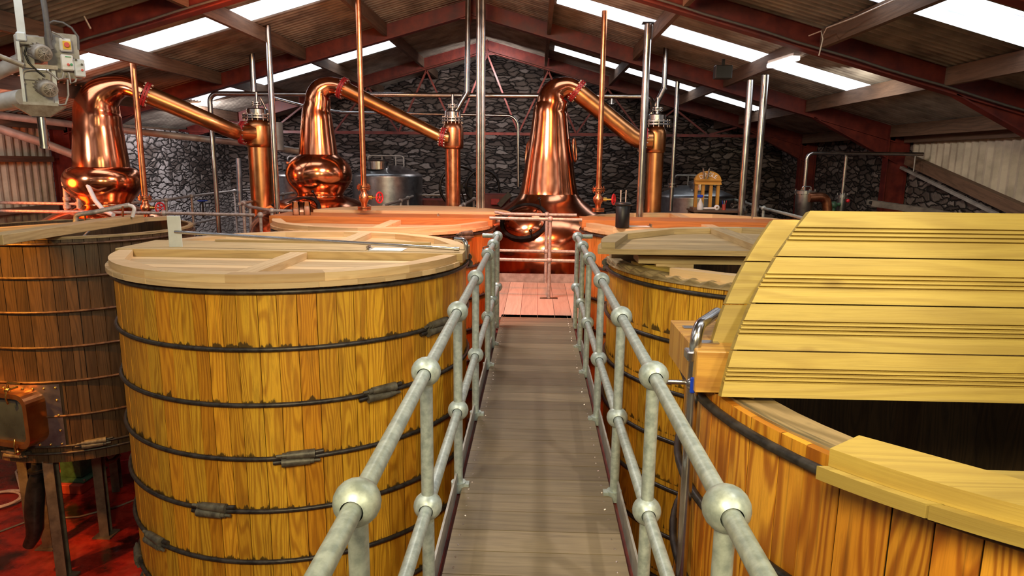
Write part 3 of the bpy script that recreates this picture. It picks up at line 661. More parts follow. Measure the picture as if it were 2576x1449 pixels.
# lids: near left
half_lid('vat_lid', 'front half of the pale pine lid on the yellow vat left of the walkway', -2.5, 7.0, RL, -.985, .38, RL, -1, GL, radial=(.12,), bw=.15)
half_lid('vat_lid', 'rear half of the pale pine lid on the yellow vat, behind the chrome rod', -2.5, 7.0, RL, -.985, .38, RL, 1, GL, radial=(.3,), bw=.15)
cross_beam(v1, -2.5, 7.0, RL, -1.0, -.905, .375)
mb = MB(); mb.box((-2.35, 7.30, -.895), (2.4, .05, .035), L=0); mb.build('stop_batten', MS['beam'], v1)
# far left: front half and rear half slid on top
half_lid('vat_lid', 'front half of the salmon-lit lid on the red vat left of the walkway', -2.45, 10.9, RL, -.985, .42, RL, -1, GL, radial=(.25,), bw=.15)
half_lid('vat_lid', 'bare board half lid lying loose on the back of the red vat', -2.1, 11.05, 1.70, -.83, .25, 1.70, 1, GL, battens=False, bw=.15, th=.05)
cross_beam(v2, -2.45, 10.9, RL, -1.0, -.875, .41, 'beam_redlit')
mb = MB(); 
for x in (-3.2, -1.2): mb.box((x, 11.8, -.93), (.5, .16, .10), L=0)
mb.build('spacer_block', MS['pine'], v2)
# far right
half_lid('vat_lid', 'front half of the pink-lit lid on the farthest right vat, under the jar', 2.5, 10.85, RL, -.985, .38, RL, -1, GL, radial=(.15,), bw=.15)
half_lid('vat_lid', 'rear half of the lid on the farthest right vat, with raised rim frame', 2.5, 10.85, RL, -.965, .38, RL, 1, GL, radial=(.05,), bw=.15)
cross_beam(v5, 2.5, 10.85, RL, -1.0, -.875, .375, 'beam_redlit')
# middle right: front part, shifted panel
half_lid('vat_lid', 'narrow front segment of the lid on the middle right vat', 2.57, 7.25, RL-.02, -1.01, 1.12, RL-.02, -1, GL, radial=(), bw=.15)
def ringseg(X, Y, ro, ri, a0, a1, z0, z1, jag=0, n=24):
    mb = MB(); vs = []; fs = []; uvs = []
    for k in range(n+1):
        a = radians(a0+(a1-a0)*k/n); j = jag*(1 if k % 2 else 0)
        for (r_, z) in ((ro, z0), (ro-j*.5, z1-j), (ri, z1), (ri, z0)): vs.append((X+r_*cos(a), Y+r_*sin(a), z))
    for k in range(n):
        for q in range(4):
            p = (q+1) % 4; fs.append((4*k+q, 4*k+4+q, 4*k+4+p, 4*k+p)); s0, s1 = k*ro*radians(abs(a1-a0))/n, (k+1)*ro*radians(abs(a1-a0))/n
            uvs.append([(q*.06, s0), (q*.06, s1), (q*.06+.05, s1), (q*.06+.05, s0)])
    fs += [(0, 1, 2, 3), (4*n+3, 4*n+2, 4*n+1, 4*n)]; uvs += [[(0, 0)]*4]*2
    return mb.add(vs, fs, uvs, random.random())
ringseg(2.57, 7.25, RV+.03, RV-.10, 178, 262, -1.065, -1.00, .028, 30).build('rim_boards', MS['rim'], v4)
ringseg(2.57, 7.25, RV-.10, RV-.22, 196, 250, -1.065, -.975).build('inner_rim_boards', MS['pineY'], v4)
mb = MB(); mb.box((2.57, 7.28, -.96), (3.5, .22, .14), L=0, bev=.004); mb.build('cross_beam', MS['beam'], v4)
t = thing('loose_plank', 'thick loose plank lying under the shifted lid panel of the middle right vat', 'plank', (2.4, 6.65, -.92), None)
MB().box((2.45, 6.62, -.915), (2.9, .34, .075), L=0, bev=.004).build('board', MS['beam'], t); MB().box((1.35, 6.5, -.975), (.36, .12, .045), L=0).build('bearer', MS['pine'], t)
half_lid('vat_lid', 'half lid shifted back over the middle right vat with its rim frame upward', 2.40, 6.22, RL+.02, -.785, .0, RL+.02, 1, GL, radial=(-.3,), bw=.2, bt=.06, th=.05, mat='beam')
# open vat, near right
ringseg(2.55, 3.18, RV-.035, RV-.20, 180, 300, -1.075, -1.0).build('inner_rim_boards', MS['rim'], v3)
e3 = MB(); e3.box((2.55, 3.17, -.905), (3.66, .60, .19), L=0, bev=.004); e3.build('cross_beam', MS['beam_fir'], v3)
for y in (3.02, 3.3): MB().box((.80, y, -.806), (.10, .05, .005)).build('hinge', MS['steel'], v3)
half_lid('vat_lid', 'front segment of lid left lying on the open vat at the lower right', 2.38, 3.18, 1.84, -.955, 1.12, 1.84, -1, GL, mat='pineY', radial=(), bw=.24, bt=.06, rb=.30)
def flip(pivot, ang, sgn):
    """panel local (x, y from beam, z) swung up about the pivot line; y axis becomes up"""
    def fr(p):
        y = p[1]-DD; return Vector((2.55+p[0], pivot[0]+cos(ang)*y*sgn-sin(ang)*p[2]*sgn*1.0, pivot[1]+sin(ang)*y+cos(ang)*p[2]*1.0))
    return fr
DD = .33
A1 = radians(77)
fr1 = lambda p: Vector((2.56+p[0], 2.79+cos(A1)*(p[1]-.33)-sin(A1)*p[2]*-1+0, -.985+sin(A1)*(p[1]-.33)+cos(A1)*-p[2]))
half_lid('vat_lid', 'raised grooved lid panel facing the walkway, nearer of two upright on the open vat', 2.55, 3.18, RL, 0, .33, 1.136, 1, GL, mat='pineY', radial=(0.,), bw=.2015, grooves=True, frm=fr1, origin=(2.55, 2.79, -.985), th=.05)
A2 = radians(76)
fr2 = lambda p: Vector((2.55+p[0], 3.02+cos(A2)*(p[1]-.46)-sin(A2)*p[2], -.83+sin(A2)*(p[1]-.46)+cos(A2)*p[2]))
half_lid('vat_lid', 'raised smooth lid panel with curved frame, farther of two upright on the open vat', 2.60, 3.18, RL, 0, .46, 1.06, 1, GL, mat='pineY', radial=(0.,), bw=.2, frm=fr2, origin=(2.55, 3.02, -.83), th=.05, bt=.07, ro=.15, rb=1.0)

# ================================================================== STILLS AND CONDENSERS
YS = 12.9
def SZ(x, y, Y=YS): p = PY(x, y, Y); return p, (FW.dot(p))/F_PX       # point and metres per pixel
sz = SZ
def still(name, label, axis, neck, bend, body, mat_body, YS=YS):
    sz = lambda x, y, Y=None: SZ(x, y, Y or YS)
    cx, cy = axis; p0, k = sz(cx, cy); X0 = p0.x; zf = lambda y: sz(cx, y)[0].z
    t = thing(name, label, 'still', (X0, YS, FLOOR))
    # body
    prof = [(hw*k, zf(y)) for y, hw in body][::-1]
    mb = MB(); mb.lathe(prof, (X0, YS, 0), 64); mb.build('pot', MS['copper'], t)
    zb = prof[0][1]; rb = prof[0][0]
    mb = MB(); mb.lathe([(rb*.98, FLOOR), (rb*.98, zb+.01), (rb*.6, zb+.02)], (X0, YS, 0), 48, smooth=True); mb.lathe([(rb*1.03, FLOOR), (rb*1.03, FLOOR+.25), (rb*.9, FLOOR+.25)], (X0, YS, 0), 48, smooth=False); mb.build('base_jacket', MS['redflange'], t)
    if neck[0]:
        prof = [(hw*k, zf(y)) for y, hw in neck[0]][::-1]; mb = MB(); mb.lathe(prof, (X0, YS, 0), 56); mb.lathe([(prof[0][0]+.012, prof[0][1]-.015), (prof[0][0]+.02, prof[0][1]), (prof[0][0]+.012, prof[0][1]+.015)], (X0, YS, 0), 56); mb.build('boil_ball', MS['copper'], t)
    # neck with the swan bend
    pts = []; rs = []
    for y, hw in neck[1]: pts.append(Vector((X0, YS, zf(y)))); rs.append(hw*k)
    for x, y, hw in bend: p, kk = sz(x, y); pts.append(p); rs.append(hw*kk)
    # smooth the path
    P = []; Q = []
    n = len(pts)
    for i in range(n-1):
        for q in range(4):
            u = q/4; a, b, c, d = [pts[max(0, min(n-1, i+j))] for j in (-1, 0, 1, 2)]; ra, rb_, rc, rd = [rs[max(0, min(n-1, i+j))] for j in (-1, 0, 1, 2)]
            cr = lambda a, b, c, d: .5*((2*b)+(c-a)*u+(2*a-5*b+4*c-d)*u*u+(3*b-a-3*c+d)*u**3)
            P.append(cr(a, b, c, d)); Q.append(cr(ra, rb_, rc, rd))
    P.append(pts[-1]); Q.append(rs[-1])
    MB().tube(P, Q, 48, cap=False).build('swan_neck', MS['copper'], t)
    return t, X0, k, zf
def flange(root, c, d, r, th=.035, bolts=14, mat='redflange'):
    R = frame(d); c = Vector(c); mb = MB()
    for o in (-th*.62, th*.62): mb.lathe([(r*.72, o-th*.5), (r, o-th*.5), (r, o+th*.5), (r*.72, o+th*.5)], c, 40, R, smooth=False)
    f = mb.build('flange', MS[mat], root); mb = MB()
    for i in range(bolts):
        a = 2*pi*i/bolts; p = Vector((cos(a), sin(a), 0))*r*.88; q = R @ p; n_ = R @ Vector((0, 0, 1))
        mb.cyl(c+q-n_*th*1.9, c+q+n_*th*1.9, .014, n=6)
    mb.build('bolt_circle', MS['bolt'], f); return f
def lyne(root, pts, mat, Ya=YS, Yb=YS):
    n = len(pts)-1; Q_ = [SZ(x, y, Ya+(Yb-Ya)*i/n) for i, (x, y, r) in enumerate(pts)]; P = [q[0] for q in Q_]; R_ = [q[1]*p[2] for q, p in zip(Q_, pts)]
    MB().tube(P, R_, 36, cap=False).build('lyne_arm', MS[mat], root); return P
def manhole(root, px, py, Y, nrm, r, closed=True):
    c = PY(px, py, Y); R = frame(nrm); n_ = R @ Vector((0, 0, 1)); mb = MB()
    mb.lathe([(r*.98, -.25), (r*.98, .0), (r*1.06, .0), (r*1.07, .05), (r*.93, .055), (r*.90, -.25)], c, 40, R, smooth=False); m = mb.build('manhole_collar', MS['dark'], root)
    mb = MB(); mb.lathe([(r*.93, .02), (r*.86, .07), (r*.65, .13), (r*.35, .17), (1e-3, .18)], c, 40, R); mb.build('manhole_door', MS['copper'], m)
    for k in range(3):
        a = pi/2+2*pi*k/3; q = c+R @ Vector((cos(a)*r*1.08, sin(a)*r*1.08, .04)); mb = MB(); mb.cyl(q, q+n_*.16, .012, n=8); mb.ball(q+n_*.18, .03, 10, 8); mb.build('clamp_knob', MS['dark'], m)
    return m
def condenser(name, label, cx, Y, head, low, plate, drum, mat, zbot=-5.0):
    k = sz(cx, 300, Y)[1]; X0 = sz(cx, 330, Y)[0].x; z = lambda y: sz(cx, y, Y)[0].z
    t = thing(name, label, 'condenser', (X0, Y, FLOOR))
    (yt, yb, hw), (lw, ll) = head, low; r = hw*k
    mb = MB(); mb.lathe([(lw*k, FLOOR), (lw*k, z(yb+4))], (X0, Y, 0), 40); mb.lathe([(lw*k*1.03, z(yb+60)), (lw*k*1.03, z(yb+56))], (X0, Y, 0), 40); mb.build('shell', MS[mat], t)
    mb = MB(); mb.lathe([(lw*k, z(yb+5)), (r*.96, z(yb+3)), (r, z(yb-4)), (r, z(yt+14)), (r*.95, z(yt+6)), (r*.80, z(yt)), (r*.7, z(yt-4))], (X0, Y, 0), 44); mb.build('head', MS[mat], t)
    (p0, p1, pw), (d0, d1, dw) = plate, drum; zp, zq = z(p1), z(p0)
    mb = MB(); mb.lathe([(.02, zp), (pw*k, zp), (pw*k, zp+.03), (.02, zp+.03)], (X0, Y, 0), 40, smooth=False); mb.lathe([(.02, zp+.05), (pw*k, zp+.05), (pw*k, zp+.075), (.02, zp+.075)], (X0, Y, 0), 40, smooth=False); pl = mb.build('top_flange', MS['steel_dull'], t)
    mb = MB()
    for i in range(16): a = 2*pi*i/16; x, y = X0+cos(a)*pw*k*.9, Y+sin(a)*pw*k*.9; mb.cyl((x, y, zp-.04), (x, y, zp+.10), .011, n=6)
    mb.build('bolt_circle', MS['bolt'], pl)
    mb = MB(); mb.lathe([(dw*k, zp+.07), (dw*k, z(d0)), (dw*k*.9, z(d0)+.02), (.01, z(d0)+.025)], (X0, Y, 0), 36, smooth=False); mb.build('water_box', MS['steel'], t)
    zt = z(d0)+.02; mb = MB(); mb.cyl((X0, Y, zt), (X0, Y, zt+.08), .035, n=16); mb.cyl((X0, Y, zt+.06), (X0, Y, zt+.075), .10, n=20); mb.cyl((X0, Y, zt+.10), (X0, Y, zt+.115), .10, n=20); mb.cyl((X0, Y, zt+.1), (X0, Y, zt+.30), .026, n=12)
    for i in range(6): a = i*pi/3; mb.cyl((X0+.08*cos(a), Y+.08*sin(a), zt+.05), (X0+.08*cos(a), Y+.08*sin(a), zt+.13), .008, n=6)
    mb.build('top_fitting', MS['steel'], t)
    return t, X0, z
# right-centre still C: plain cone neck
bodyC = [(486, 73), (496, 80), (506, 91), (515, 104), (524, 118), (533, 132), (544, 147), (558, 163), (574, 176), (592, 184), (612, 188), (640, 189), (672, 186), (690, 184)]
tC, XC, kC, zC = still('pot_still', 'tall copper pot still with plain tapering neck, straight behind the end of the walkway', (1381, 450),
    ([], [(488, 74), (480, 72), (465, 69), (450, 66.5), (425, 62.5), (400, 59), (372, 54.5), (345, 50), (320, 46.5), (300, 44), (280, 41.5)]),
    [(1389, 264, 39.5), (1390, 252, 38), (1393, 241, 36), (1399, 232, 33), (1408, 226, 30), (1419, 222, 27.5), (1430, 221, 25.5), (1441, 224, 24.2), (1451, 230, 23.5)], bodyC, 'copper')
# middle still B
bodyB = [(492, 57), (497, 75), (503, 95), (511, 114), (521, 132), (533, 148), (547, 160), (562, 168), (580, 173), (610, 175), (660, 174), (690, 172)]
tB, XB, kB, zB = still('pot_still', 'copper pot still with round boil ball, behind the red vat left of centre', (803, 440),
    ([(389, 48), (392, 53), (397, 60), (404, 68), (414, 75), (426, 79.5), (438, 81.5), (450, 80), (461, 76), (471, 70), (479, 63), (486, 58), (493, 57)], [(391, 48), (370, 45.5), (350, 43), (325, 40), (300, 37.5), (280, 34.5)]),
    [(799, 262, 32), (800, 246, 31), (805, 231, 28.5), (815, 222, 26), (830, 217, 23), (846, 218, 21.5), (861, 222, 21)], bodyB, 'copper')
# left still A
YA = 11.9
bodyA = [(512, 60), (519, 70), (528, 95), (538, 120), (552, 145), (570, 162), (595, 172), (640, 174), (690, 172)]
tA, XA, kA, zA = still('pot_still', 'copper pot still with squat boil ball glowing red, farthest left of the three', (258, 440),
    ([(420, 63), (422, 70), (427, 78), (436, 85), (448, 89), (460, 89.5), (472, 87), (484, 81), (495, 73), (505, 64), (513, 60)], [(421, 63), (400, 62), (370, 59), (340, 56.5), (320, 54.5)]),
    [(245, 300, 54), (244, 284, 53), (246, 268, 50.5), (252, 251, 47), (262, 237, 42), (277, 226, 36), (294, 219, 30.5), (312, 216, 26.5), (330, 219, 24), (348, 227, 23), (367, 237, 23)], bodyA, 'copper', YS=YA)
ac = lyne(tC, [(1450, 229, 23), (1500, 269, 22.5), (1560, 318, 22), (1590, 342, 22), (1604, 350, 22), (1618, 353, 22), (1640, 353, 22)], 'copper_dull')
flange(tC, sz(1451, 229)[0], ac[1]-ac[0], .225); flange(tC, sz(1618, 353)[0], (1, 0, -.12), .235)
ab = lyne(tB, [(861, 222, 20), (930, 256, 18), (1010, 295, 16.5), (1080, 330, 15.5), (1096, 338, 15.5), (1108, 344, 15.5), (1130, 346, 15.5)], 'copper_dull')
flange(tB, sz(862, 222)[0], ab[1]-ab[0], .205); flange(tB, sz(1114, 345)[0], (1, 0, -.2), .18)
aa = lyne(tA, [(367, 237, 24), (430, 263, 22.5), (500, 293, 21), (570, 323, 20), (588, 330, 20), (603, 334, 20), (640, 335, 20)], 'copper_dull', YA, YS)
flange(tA, aa[0], aa[1]-aa[0], .215); flange(tA, aa[5]+(aa[6]-aa[5])*.25, (1, .05, -.12), .22)
manhole(tC, 1320, 560, 11.85, (-.25, -1, 1.15), .41)
manhole(tB, 752, 540, 12.0, (-.25, -1, 1.2), .40)
# sight glass and side handle on still C
for (x, y, s) in ((1330, 385, -1), (1443, 378, 1)):
    p, k = sz(x, y); p = p+Vector((0, -.05, 0)); R = frame((s, -.35, .1)); mb = MB()
    pr = []; n = 28
    pts = [p+R @ Vector((.21*sin(2*pi*i/n)*1.0, .085*cos(2*pi*i/n), .02)) for i in range(n)]
    mb.tube(pts, .022, 8, closed=True); f = mb.build('sight_glass_frame', MS['copper_pipe'], tC); mb = MB()
    mb.prism([(.20*sin(2*pi*i/n), .075*cos(2*pi*i/n)) for i in range(n)], .01, .022, R, p); mb.build('sight_glass', MS['darkglass'], f)
cC, xcC, zcC = condenser('condenser', 'amber copper shell condenser beside the middle still, right of the white upright pipe', 1651, YS+.15, (322, 380, 25), (21.5, 0), (303, 315, 36), (290, 303, 22), 'copper_dull')
cB, xcB, zcB = condenser('condenser', 'slim copper shell condenser between the two round-necked stills', 1139, YS+.15, (312, 370, 27), (19.5, 0), (297, 306, 28), (282, 297, 20.5), 'copper_pipe')
cA, xcA, zcA = condenser('condenser', 'wide copper shell condenser on the left, its head joined to the farthest left still', 650, YS+.15, (306, 366, 33), (28, 0), (289, 299, 37), (276, 289, 26), 'copper_dull')

# ================================================================== PIPES
def pipe(name, label, pts, r, mat, rad=.12, group=None, cat='pipe', n=14):
    o = MB().tube(path([Vector(p) for p in pts], rad, 7), r, n).build(name, MS[mat]); return tag(o, label, cat, group)
def upright(name, label, xt, yt, xb, yb, Y, mat, r, ztop=None, zbot=None, plate=False, group=None):
    """vertical pipe at depth Y through the given pixel"""
    a, b = PY(xt, yt, Y), PY(xb, yb, Y); x = (a.x+b.x)/2
    zt = a.z if ztop is None else ztop; zb_ = b.z if zbot is None else zbot
    t = thing(name, label, 'pipe', (x, Y, zb_), group)
    MB().cyl((x, Y, zb_), (x, Y, zt), r, n=18).build('tube', MS[mat], t)
    if plate: MB().box((x, Y, zt+.01), (.20, .14, .02)).build('mounting_plate', MS['dark'], t)
    return t, x
def valve_set(root, x, Y, z, wheel=True, s=1.):
    mb = MB()
    mb.lathe([(.03, .0), (.11*s, .0), (.11*s, .025), (.03, .025)], (x, Y, z), 20, smooth=False); mb.lathe([(.03, -.035), (.11*s, -.035), (.11*s, -.01), (.03, -.01)], (x, Y, z), 20, smooth=False)
    mb.lathe([(.045, -.03), (.05, -.10), (.085, -.14), (.085, -.20), (.05, -.26), (.045, -.32)], (x, Y, z), 20)
    mb.lathe([(.03, -.32), (.11*s, -.32), (.11*s, -.345), (.03, -.345)], (x, Y, z), 20, smooth=False); mb.lathe([(.03, -.355), (.11*s, -.355), (.11*s, -.38), (.03, -.38)], (x, Y, z), 20, smooth=False)
    for i in range(6): a = i*pi/3; mb.cyl((x+.085*cos(a), Y+.085*sin(a), z-.06), (x+.085*cos(a), Y+.085*sin(a), z+.05), .009, n=6)
    vb = mb.build('valve_body', MS['copper_pipe'], root)
    mb = MB(); mb.cyl((x+.06, Y, z-.17), (x+.25, Y-.02, z-.17), .014, n=10); mb.cyl((x+.08, Y, z-.17), (x+.14, Y, z-.17), .035, n=12); mb.build('valve_stem', MS['brass'], vb)
    if wheel:
        c = Vector((x+.26, Y-.02, z-.17)); R = frame((1, -.45, 0)); mb = MB()
        mb.tube([c+R @ Vector((.085*cos(2*pi*i/24), .085*sin(2*pi*i/24), 0)) for i in range(24)], .014, 8, closed=True)
        for i in range(5): a = 2*pi*i/5; mb.cyl(c, c+R @ Vector((.085*cos(a), .085*sin(a), 0)), .008, n=6)
        mb.ball(c, .022, 8, 6); mb.build('handwheel', MS['redpaint'], vb)
def roofz(x): return zs(x)
t, x = upright('copper_pipe', 'upright copper pipe in front of the left still, red handwheel at its foot', 335, 104, 359, 492, 11.35, 'copper_pipe', .048, ztop=None, plate=True); valve_set(t, x, 11.35, PY(361, 497, 11.35).z); MB().cyl((x, 11.35, -2.2), (x, 11.35, PY(361, 497, 11.35).z-.37), .045).build('foot', MS['copper_pipe'], t)
t, x = upright('copper_pipe', 'upright copper pipe right of the middle boil ball, red handwheel at its foot', 902, 5, 914, 466, 11.0, 'copper_pipe', .045, ztop=roofz(-2.7)); valve_set(t, x, 11.0, PY(914, 470, 11.0).z); 
t, x = upright('copper_pipe', 'upright copper pipe right of the cone-necked still, red handwheel at its foot', 1522, 5, 1506, 472, 11.6, 'copper_pipe', .045, ztop=roofz(1.3)); valve_set(t, x, 11.6, PY(1507, 476, 11.6).z)
upright('steel_pipe', 'bright steel upright pipe just right of the left condenser', 672, 60, 697, 505, 11.9, 'steel', .052, ztop=roofz(-4.55)-.04, zbot=-2.4)
t, x = upright('steel_pipe', 'bright steel upright pipe with top plate, right of the cone-necked still', 1630, 60, 1611, 515, 11.6, 'steel', .062, ztop=None, zbot=-1.7, plate=True)
upright('steel_pipe', 'tall steel riser at centre, left one of the touching pair', 1201, 0, 1206, 520, 12.2, 'steel', .042, ztop=roofz(-1.35)-.05, zbot=-1.75)
upright('steel_pipe', 'tall steel riser at centre, right one of the touching pair', 1214, 0, 1216, 520, 12.25, 'steel', .042, ztop=roofz(-1.25)-.05, zbot=-1.75)
upright('steel_pipe', 'steel upright at right, left one of the two thick ones beyond the vats', 1885, 190, 1868, 530, 12.6, 'steel', .062, ztop=roofz(4.7), zbot=-2.4)
upright('steel_pipe', 'steel upright at right, right one of the two thick ones below the strip lamp', 1926, 172, 1899, 535, 11.9, 'steel', .062, ztop=roofz(4.7), zbot=-2.4)
t, x = upright('steel_pipe', 'thin steel upright with clamp ring between condenser and wooden stand', 1702, 205, 1692, 490, 14.6, 'steel', .045, ztop=roofz(4.0), zbot=-1.0)
z = PY(1693, 466, 14.6).z; mb = MB()
for dz in (-.03, .03): mb.cyl((x, 14.6, z+dz-.015), (x, 14.6, z+dz+.015), .10, n=20)
mb.build('clamp_ring', MS['steel'], t)
# header above the stills, and its branches
hz = sz(900, 238, 13.35)[0].z; xl = PY(527, 240, 13.35).x; xr = PY(1637, 240, 13.35).x
pipe('header_pipe', 'long horizontal steel header running behind the still necks, bent down at both ends', [(xl, 13.35, -2.5), (xl, 13.35, hz), (xr+.02, 13.35, hz), (xr+.02, YS+.2, zcC(278))], .048, 'steel', .16)
p = PY(632, 118, 13.3); pipe('steel_pipe', 'short steel drop pipe from the roof to the header near the left condenser', [(p.x, 13.3, roofz(p.x)), (p.x, 13.3, hz+.03)], .055, 'steel')
a = PY(1178, 0, 13.2); b = PY(1175, 232, 13.2); pipe('steel_pipe', 'steel roof pipe that kinks left down to the slim central condenser', [(a.x, 13.2, roofz(a.x)-.05), (b.x, 13.2, b.z), (xcB+.03, 13.15, zcB(283))], .052, 'steel', .1)
a = PY(1675, 130, 13.2); b = PY(1671, 222, 13.2); pipe('steel_pipe', 'steel roof pipe that kinks left down to the right condenser', [(a.x, 13.2, roofz(a.x)), (b.x, 13.2, b.z), (xcC-.10, 13.2, zcC(290))], .05, 'steel', .12)
a = PY(655, 246, 13.2); b = PY(700, 278, 13.3); pipe('steel_pipe', 'thin steel brace pipe sloping from the header beside the left condenser', [a, PY(682, 300, 13.3)], .022, 'steel', .1)
pipe('steel_pipe', 'long thin steel pipe behind the necks, sloping then level, ending in a drop near centre', [PY(690, 247, 15.5), PY(770, 268, 15.5), PY(860, 283, 15.5), PY(1303, 291, 15.5), PY(1304, 470, 15.5)], .034, 'steel', .25)
for (x, y) in ((1539, 246),): 
    p = PY(x, y, 13.35); t = thing('drain_nipple', 'small steel drain stub hanging under the header pipe', 'fitting', p); mb = MB(); mb.cyl(p, p-Vector((0, 0, .10)), .022); mb.cyl(p-Vector((0, 0, .10)), p-Vector((0, 0, .12)), .045); mb.build('stub', MS['steel'], t)
pipe('grey_duct', 'grey sloping duct pipe crossing behind the left still to the left condenser', [PY(-10, 289, 12.15), PY(190, 314, 13.2), PY(625, 362, 14.4), PY(760, 382, 14.5)], .068, 'duct', .1, cat='duct')
pipe('grey_duct', 'lower grey duct pipe sloping down behind the hopper to the left still', [PY(-10, 321, 12.15), PY(110, 360, 12.7), PY(192, 392, 13.0)], .08, 'duct', .1, cat='duct')
pipe('white_duct', 'fat white duct entering at the left edge below the hopper motors', [PY(-160, 255, 8.1), PY(0, 258, 8.0), PY(62, 246, 7.8)], .10, 'ductw', .1, cat='duct')
pipe('white_duct', 'white duct at the left edge rising toward the hopper, upper of two', [PY(-120, 235, 8.6), PY(0, 178, 8.5), PY(60, 150, 8.4)], .09, 'ductw', .1, cat='duct')
p = PY(698, 345, 14.2); tag(MB().cyl((p.x, 14.2, PY(698, 378, 14.2).z), (p.x, 14.2, PY(698, 308, 14.2).z), .12, n=20).build('grey_canister', MS['duct']), 'grey cylinder canister right behind the left condenser head', 'canister')
# stainless return loop at the right
pipe('steel_pipe', 'thin steel loop pipe at right rising behind the raised lid and running to the wall', [PY(2018, 540, 13.0), PY(2031, 385, 13.0), PY(2322, 388, 13.0)], .034, 'steel', .12)
pipe('steel_pipe', 'thin steel drop pipe branching from the loop down to the small filter', [PY(2100, 383, 13.0), PY(2130, 384, 13.0), PY(2119, 490, 13.0)], .03, 'steel', .09)
p = PY(2303, 390, 13.0); pipe('hanger_rod', 'thin hanger rod under the loop pipe near the right wall', [p, p-Vector((0, 0, .30))], .012, 'duct')
# ================================================================== TANKS AT THE BACK
def tank(label, cx, Y, yt, hw, hx, hatch=True):
    k = FW.dot(PY(cx, 430, Y))/F_PX; X = PY(cx, yt, Y).x; z = PY(cx, yt, Y).z; r = hw*k
    t = thing('steel_tank', label, 'tank', (X, Y, FLOOR), 'stainless tanks at the back')
    MB().lathe([(r, FLOOR), (r, z)], (X, Y, 0), 56).build('shell', MS['steel_dull'], t)
    MB().lathe([(r*1.01, z-.03), (r*1.01, z+.01), (r*.9, z+.06), (.35, z+.24), (.01, z+.25)], (X, Y, 0), 56).build('cone_top', MS['steel_dull'], t)
    mb = MB(); mb.lathe([(.27, z+.15), (.27, z+.30), (.30, z+.30), (.30, z+.34), (.22, z+.37), (.01, z+.38)], (X+hx, Y-.35, 0), 32, smooth=False); mb.build('manway', MS['steel'], t)
    mb = MB()
    for (dx, dy) in ((-.8, 0), (-.25, .1), (.35, 0), (.62, .2)): mb.cyl((X+dx*r*.7, Y+dy, z+.1), (X+dx*r*.7, Y+dy, z+.46), .018, n=8)
    mb.tube(path([(X-.56*r, Y, z+.1), (X-.56*r, Y, z+.48), (X+.43*r, Y+.2, z+.48), (X+.43*r, Y+.2, z+.1)], .08), .018, 8); mb.build('guard_rail', MS['duct'], t)
    return t
tank('stainless tank with domed hatch behind the round-necked middle still, fully visible', 975, 16.8, 441, 87, -.15)
tank('stainless tank partly hidden behind the left of the middle boil ball', 770, 17.3, 441, 80, -.2)
tank('stainless tank behind the wooden arched stand at right', 1748, 16.2, 493, 96, .05)

# ================================================================== MASH TUN
TX, TYc, TR, TB, TT = -6.33, 9.12, 1.40, -3.82, -.955
def raycyl(x, y, cx, cy, R):
    r = ray(x, y); a = r.x**2+r.y**2; b = -2*(r.x*cx+r.y*cy); c = cx*cx+cy*cy-R*R; D = max(0, b*b-4*a*c); return r*((-b-sqrt(D))/2/a)
tn = thing('mash_tun', 'dark weathered wooden mash tun on steel legs with copper-framed door at the left', 'tun', (TX, TYc, FLOOR))
shift(stave_wall(TR, TB, TT, 64, th=.06), TX, TYc).build('stave_wall', MS['tun'], tn)
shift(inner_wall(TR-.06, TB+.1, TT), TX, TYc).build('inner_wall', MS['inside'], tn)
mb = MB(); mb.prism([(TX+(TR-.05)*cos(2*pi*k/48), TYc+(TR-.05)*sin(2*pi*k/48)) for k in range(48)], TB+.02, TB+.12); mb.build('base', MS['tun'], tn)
ringseg(TX, TYc, TR+.012, TR-.05, 0, 359.9, TT-.02, TT+.012, .006, 90).build('rim', MS['rim'], tn)
for z, a in ((-1.03, 236), (-1.437, None), (-1.864, None), (-2.309, None), (-2.749, None), (-3.199, None), (-3.60, 300), (-3.69, 262)):
    add_hoop(tn, TX, TYc, TR, z, .017, MS['hoop_b' if z > -3.5 else 'hoop'], None if a is None else radians(a), .05)
for (px_, py_) in ((163, 1454), (268, 1345), (126, 1374)):
    q = PZ(px_, py_, FLOOR); mb = MB(); isec(mb, (q.x, q.y, FLOOR), (q.x, q.y, TB+.02), .16, .12, (1, .3, 0), .012); mb.box((q.x, q.y, FLOOR+.01), (.26, .26, .02)); mb.build('leg', MS['leg'], tn)
for a in (60, 120, 180): mb = MB(); q = Vector((TX+(TR-.12)*cos(radians(a)), TYc+(TR-.12)*sin(radians(a)), 0)); isec(mb, (q.x, q.y, FLOOR), (q.x, q.y, TB+.02), .16, .12, (1, .3, 0), .012); mb.build('leg', MS['leg'], tn)
# door
c = raycyl(12, 1042, TX, TYc, TR); n_ = Vector((c.x-TX, c.y-TYc, 0)).normalized(); Rd = Matrix((n_.cross(Vector((0, 0, -1))), Vector((0, 0, 1)), n_)).transposed()
def rrect(w, h, r, n=6):
    out = []
    for (sx, sy, a0) in ((1, 1, 0), (-1, 1, 90), (-1, -1, 180), (1, -1, 270)):
        for k in range(n+1): a = radians(a0+90*k/n); out.append((sx*(w-r)+r*cos(a), sy*(h-r)+r*sin(a)))
    return out
def ring2(mb, outer, inner, z0, z1, R, c, tone=.5):
    n = len(outer); P = lambda p, z: c+R @ Vector((p[0], p[1], z)); vs = [P(p, z0) for p in outer]+[P(p, z1) for p in outer]+[P(p, z1) for p in inner]+[P(p, z0) for p in inner]
    fs = []
    for i in range(n):
        j = (i+1) % n
        for q in range(4): w = (q+1) % 4; fs.append((q*n+i, q*n+j, w*n+j, w*n+i))
    mb.add(vs, fs, None, tone); return mb
dpl = thing  # noqa
mb = MB(); W2 = .74
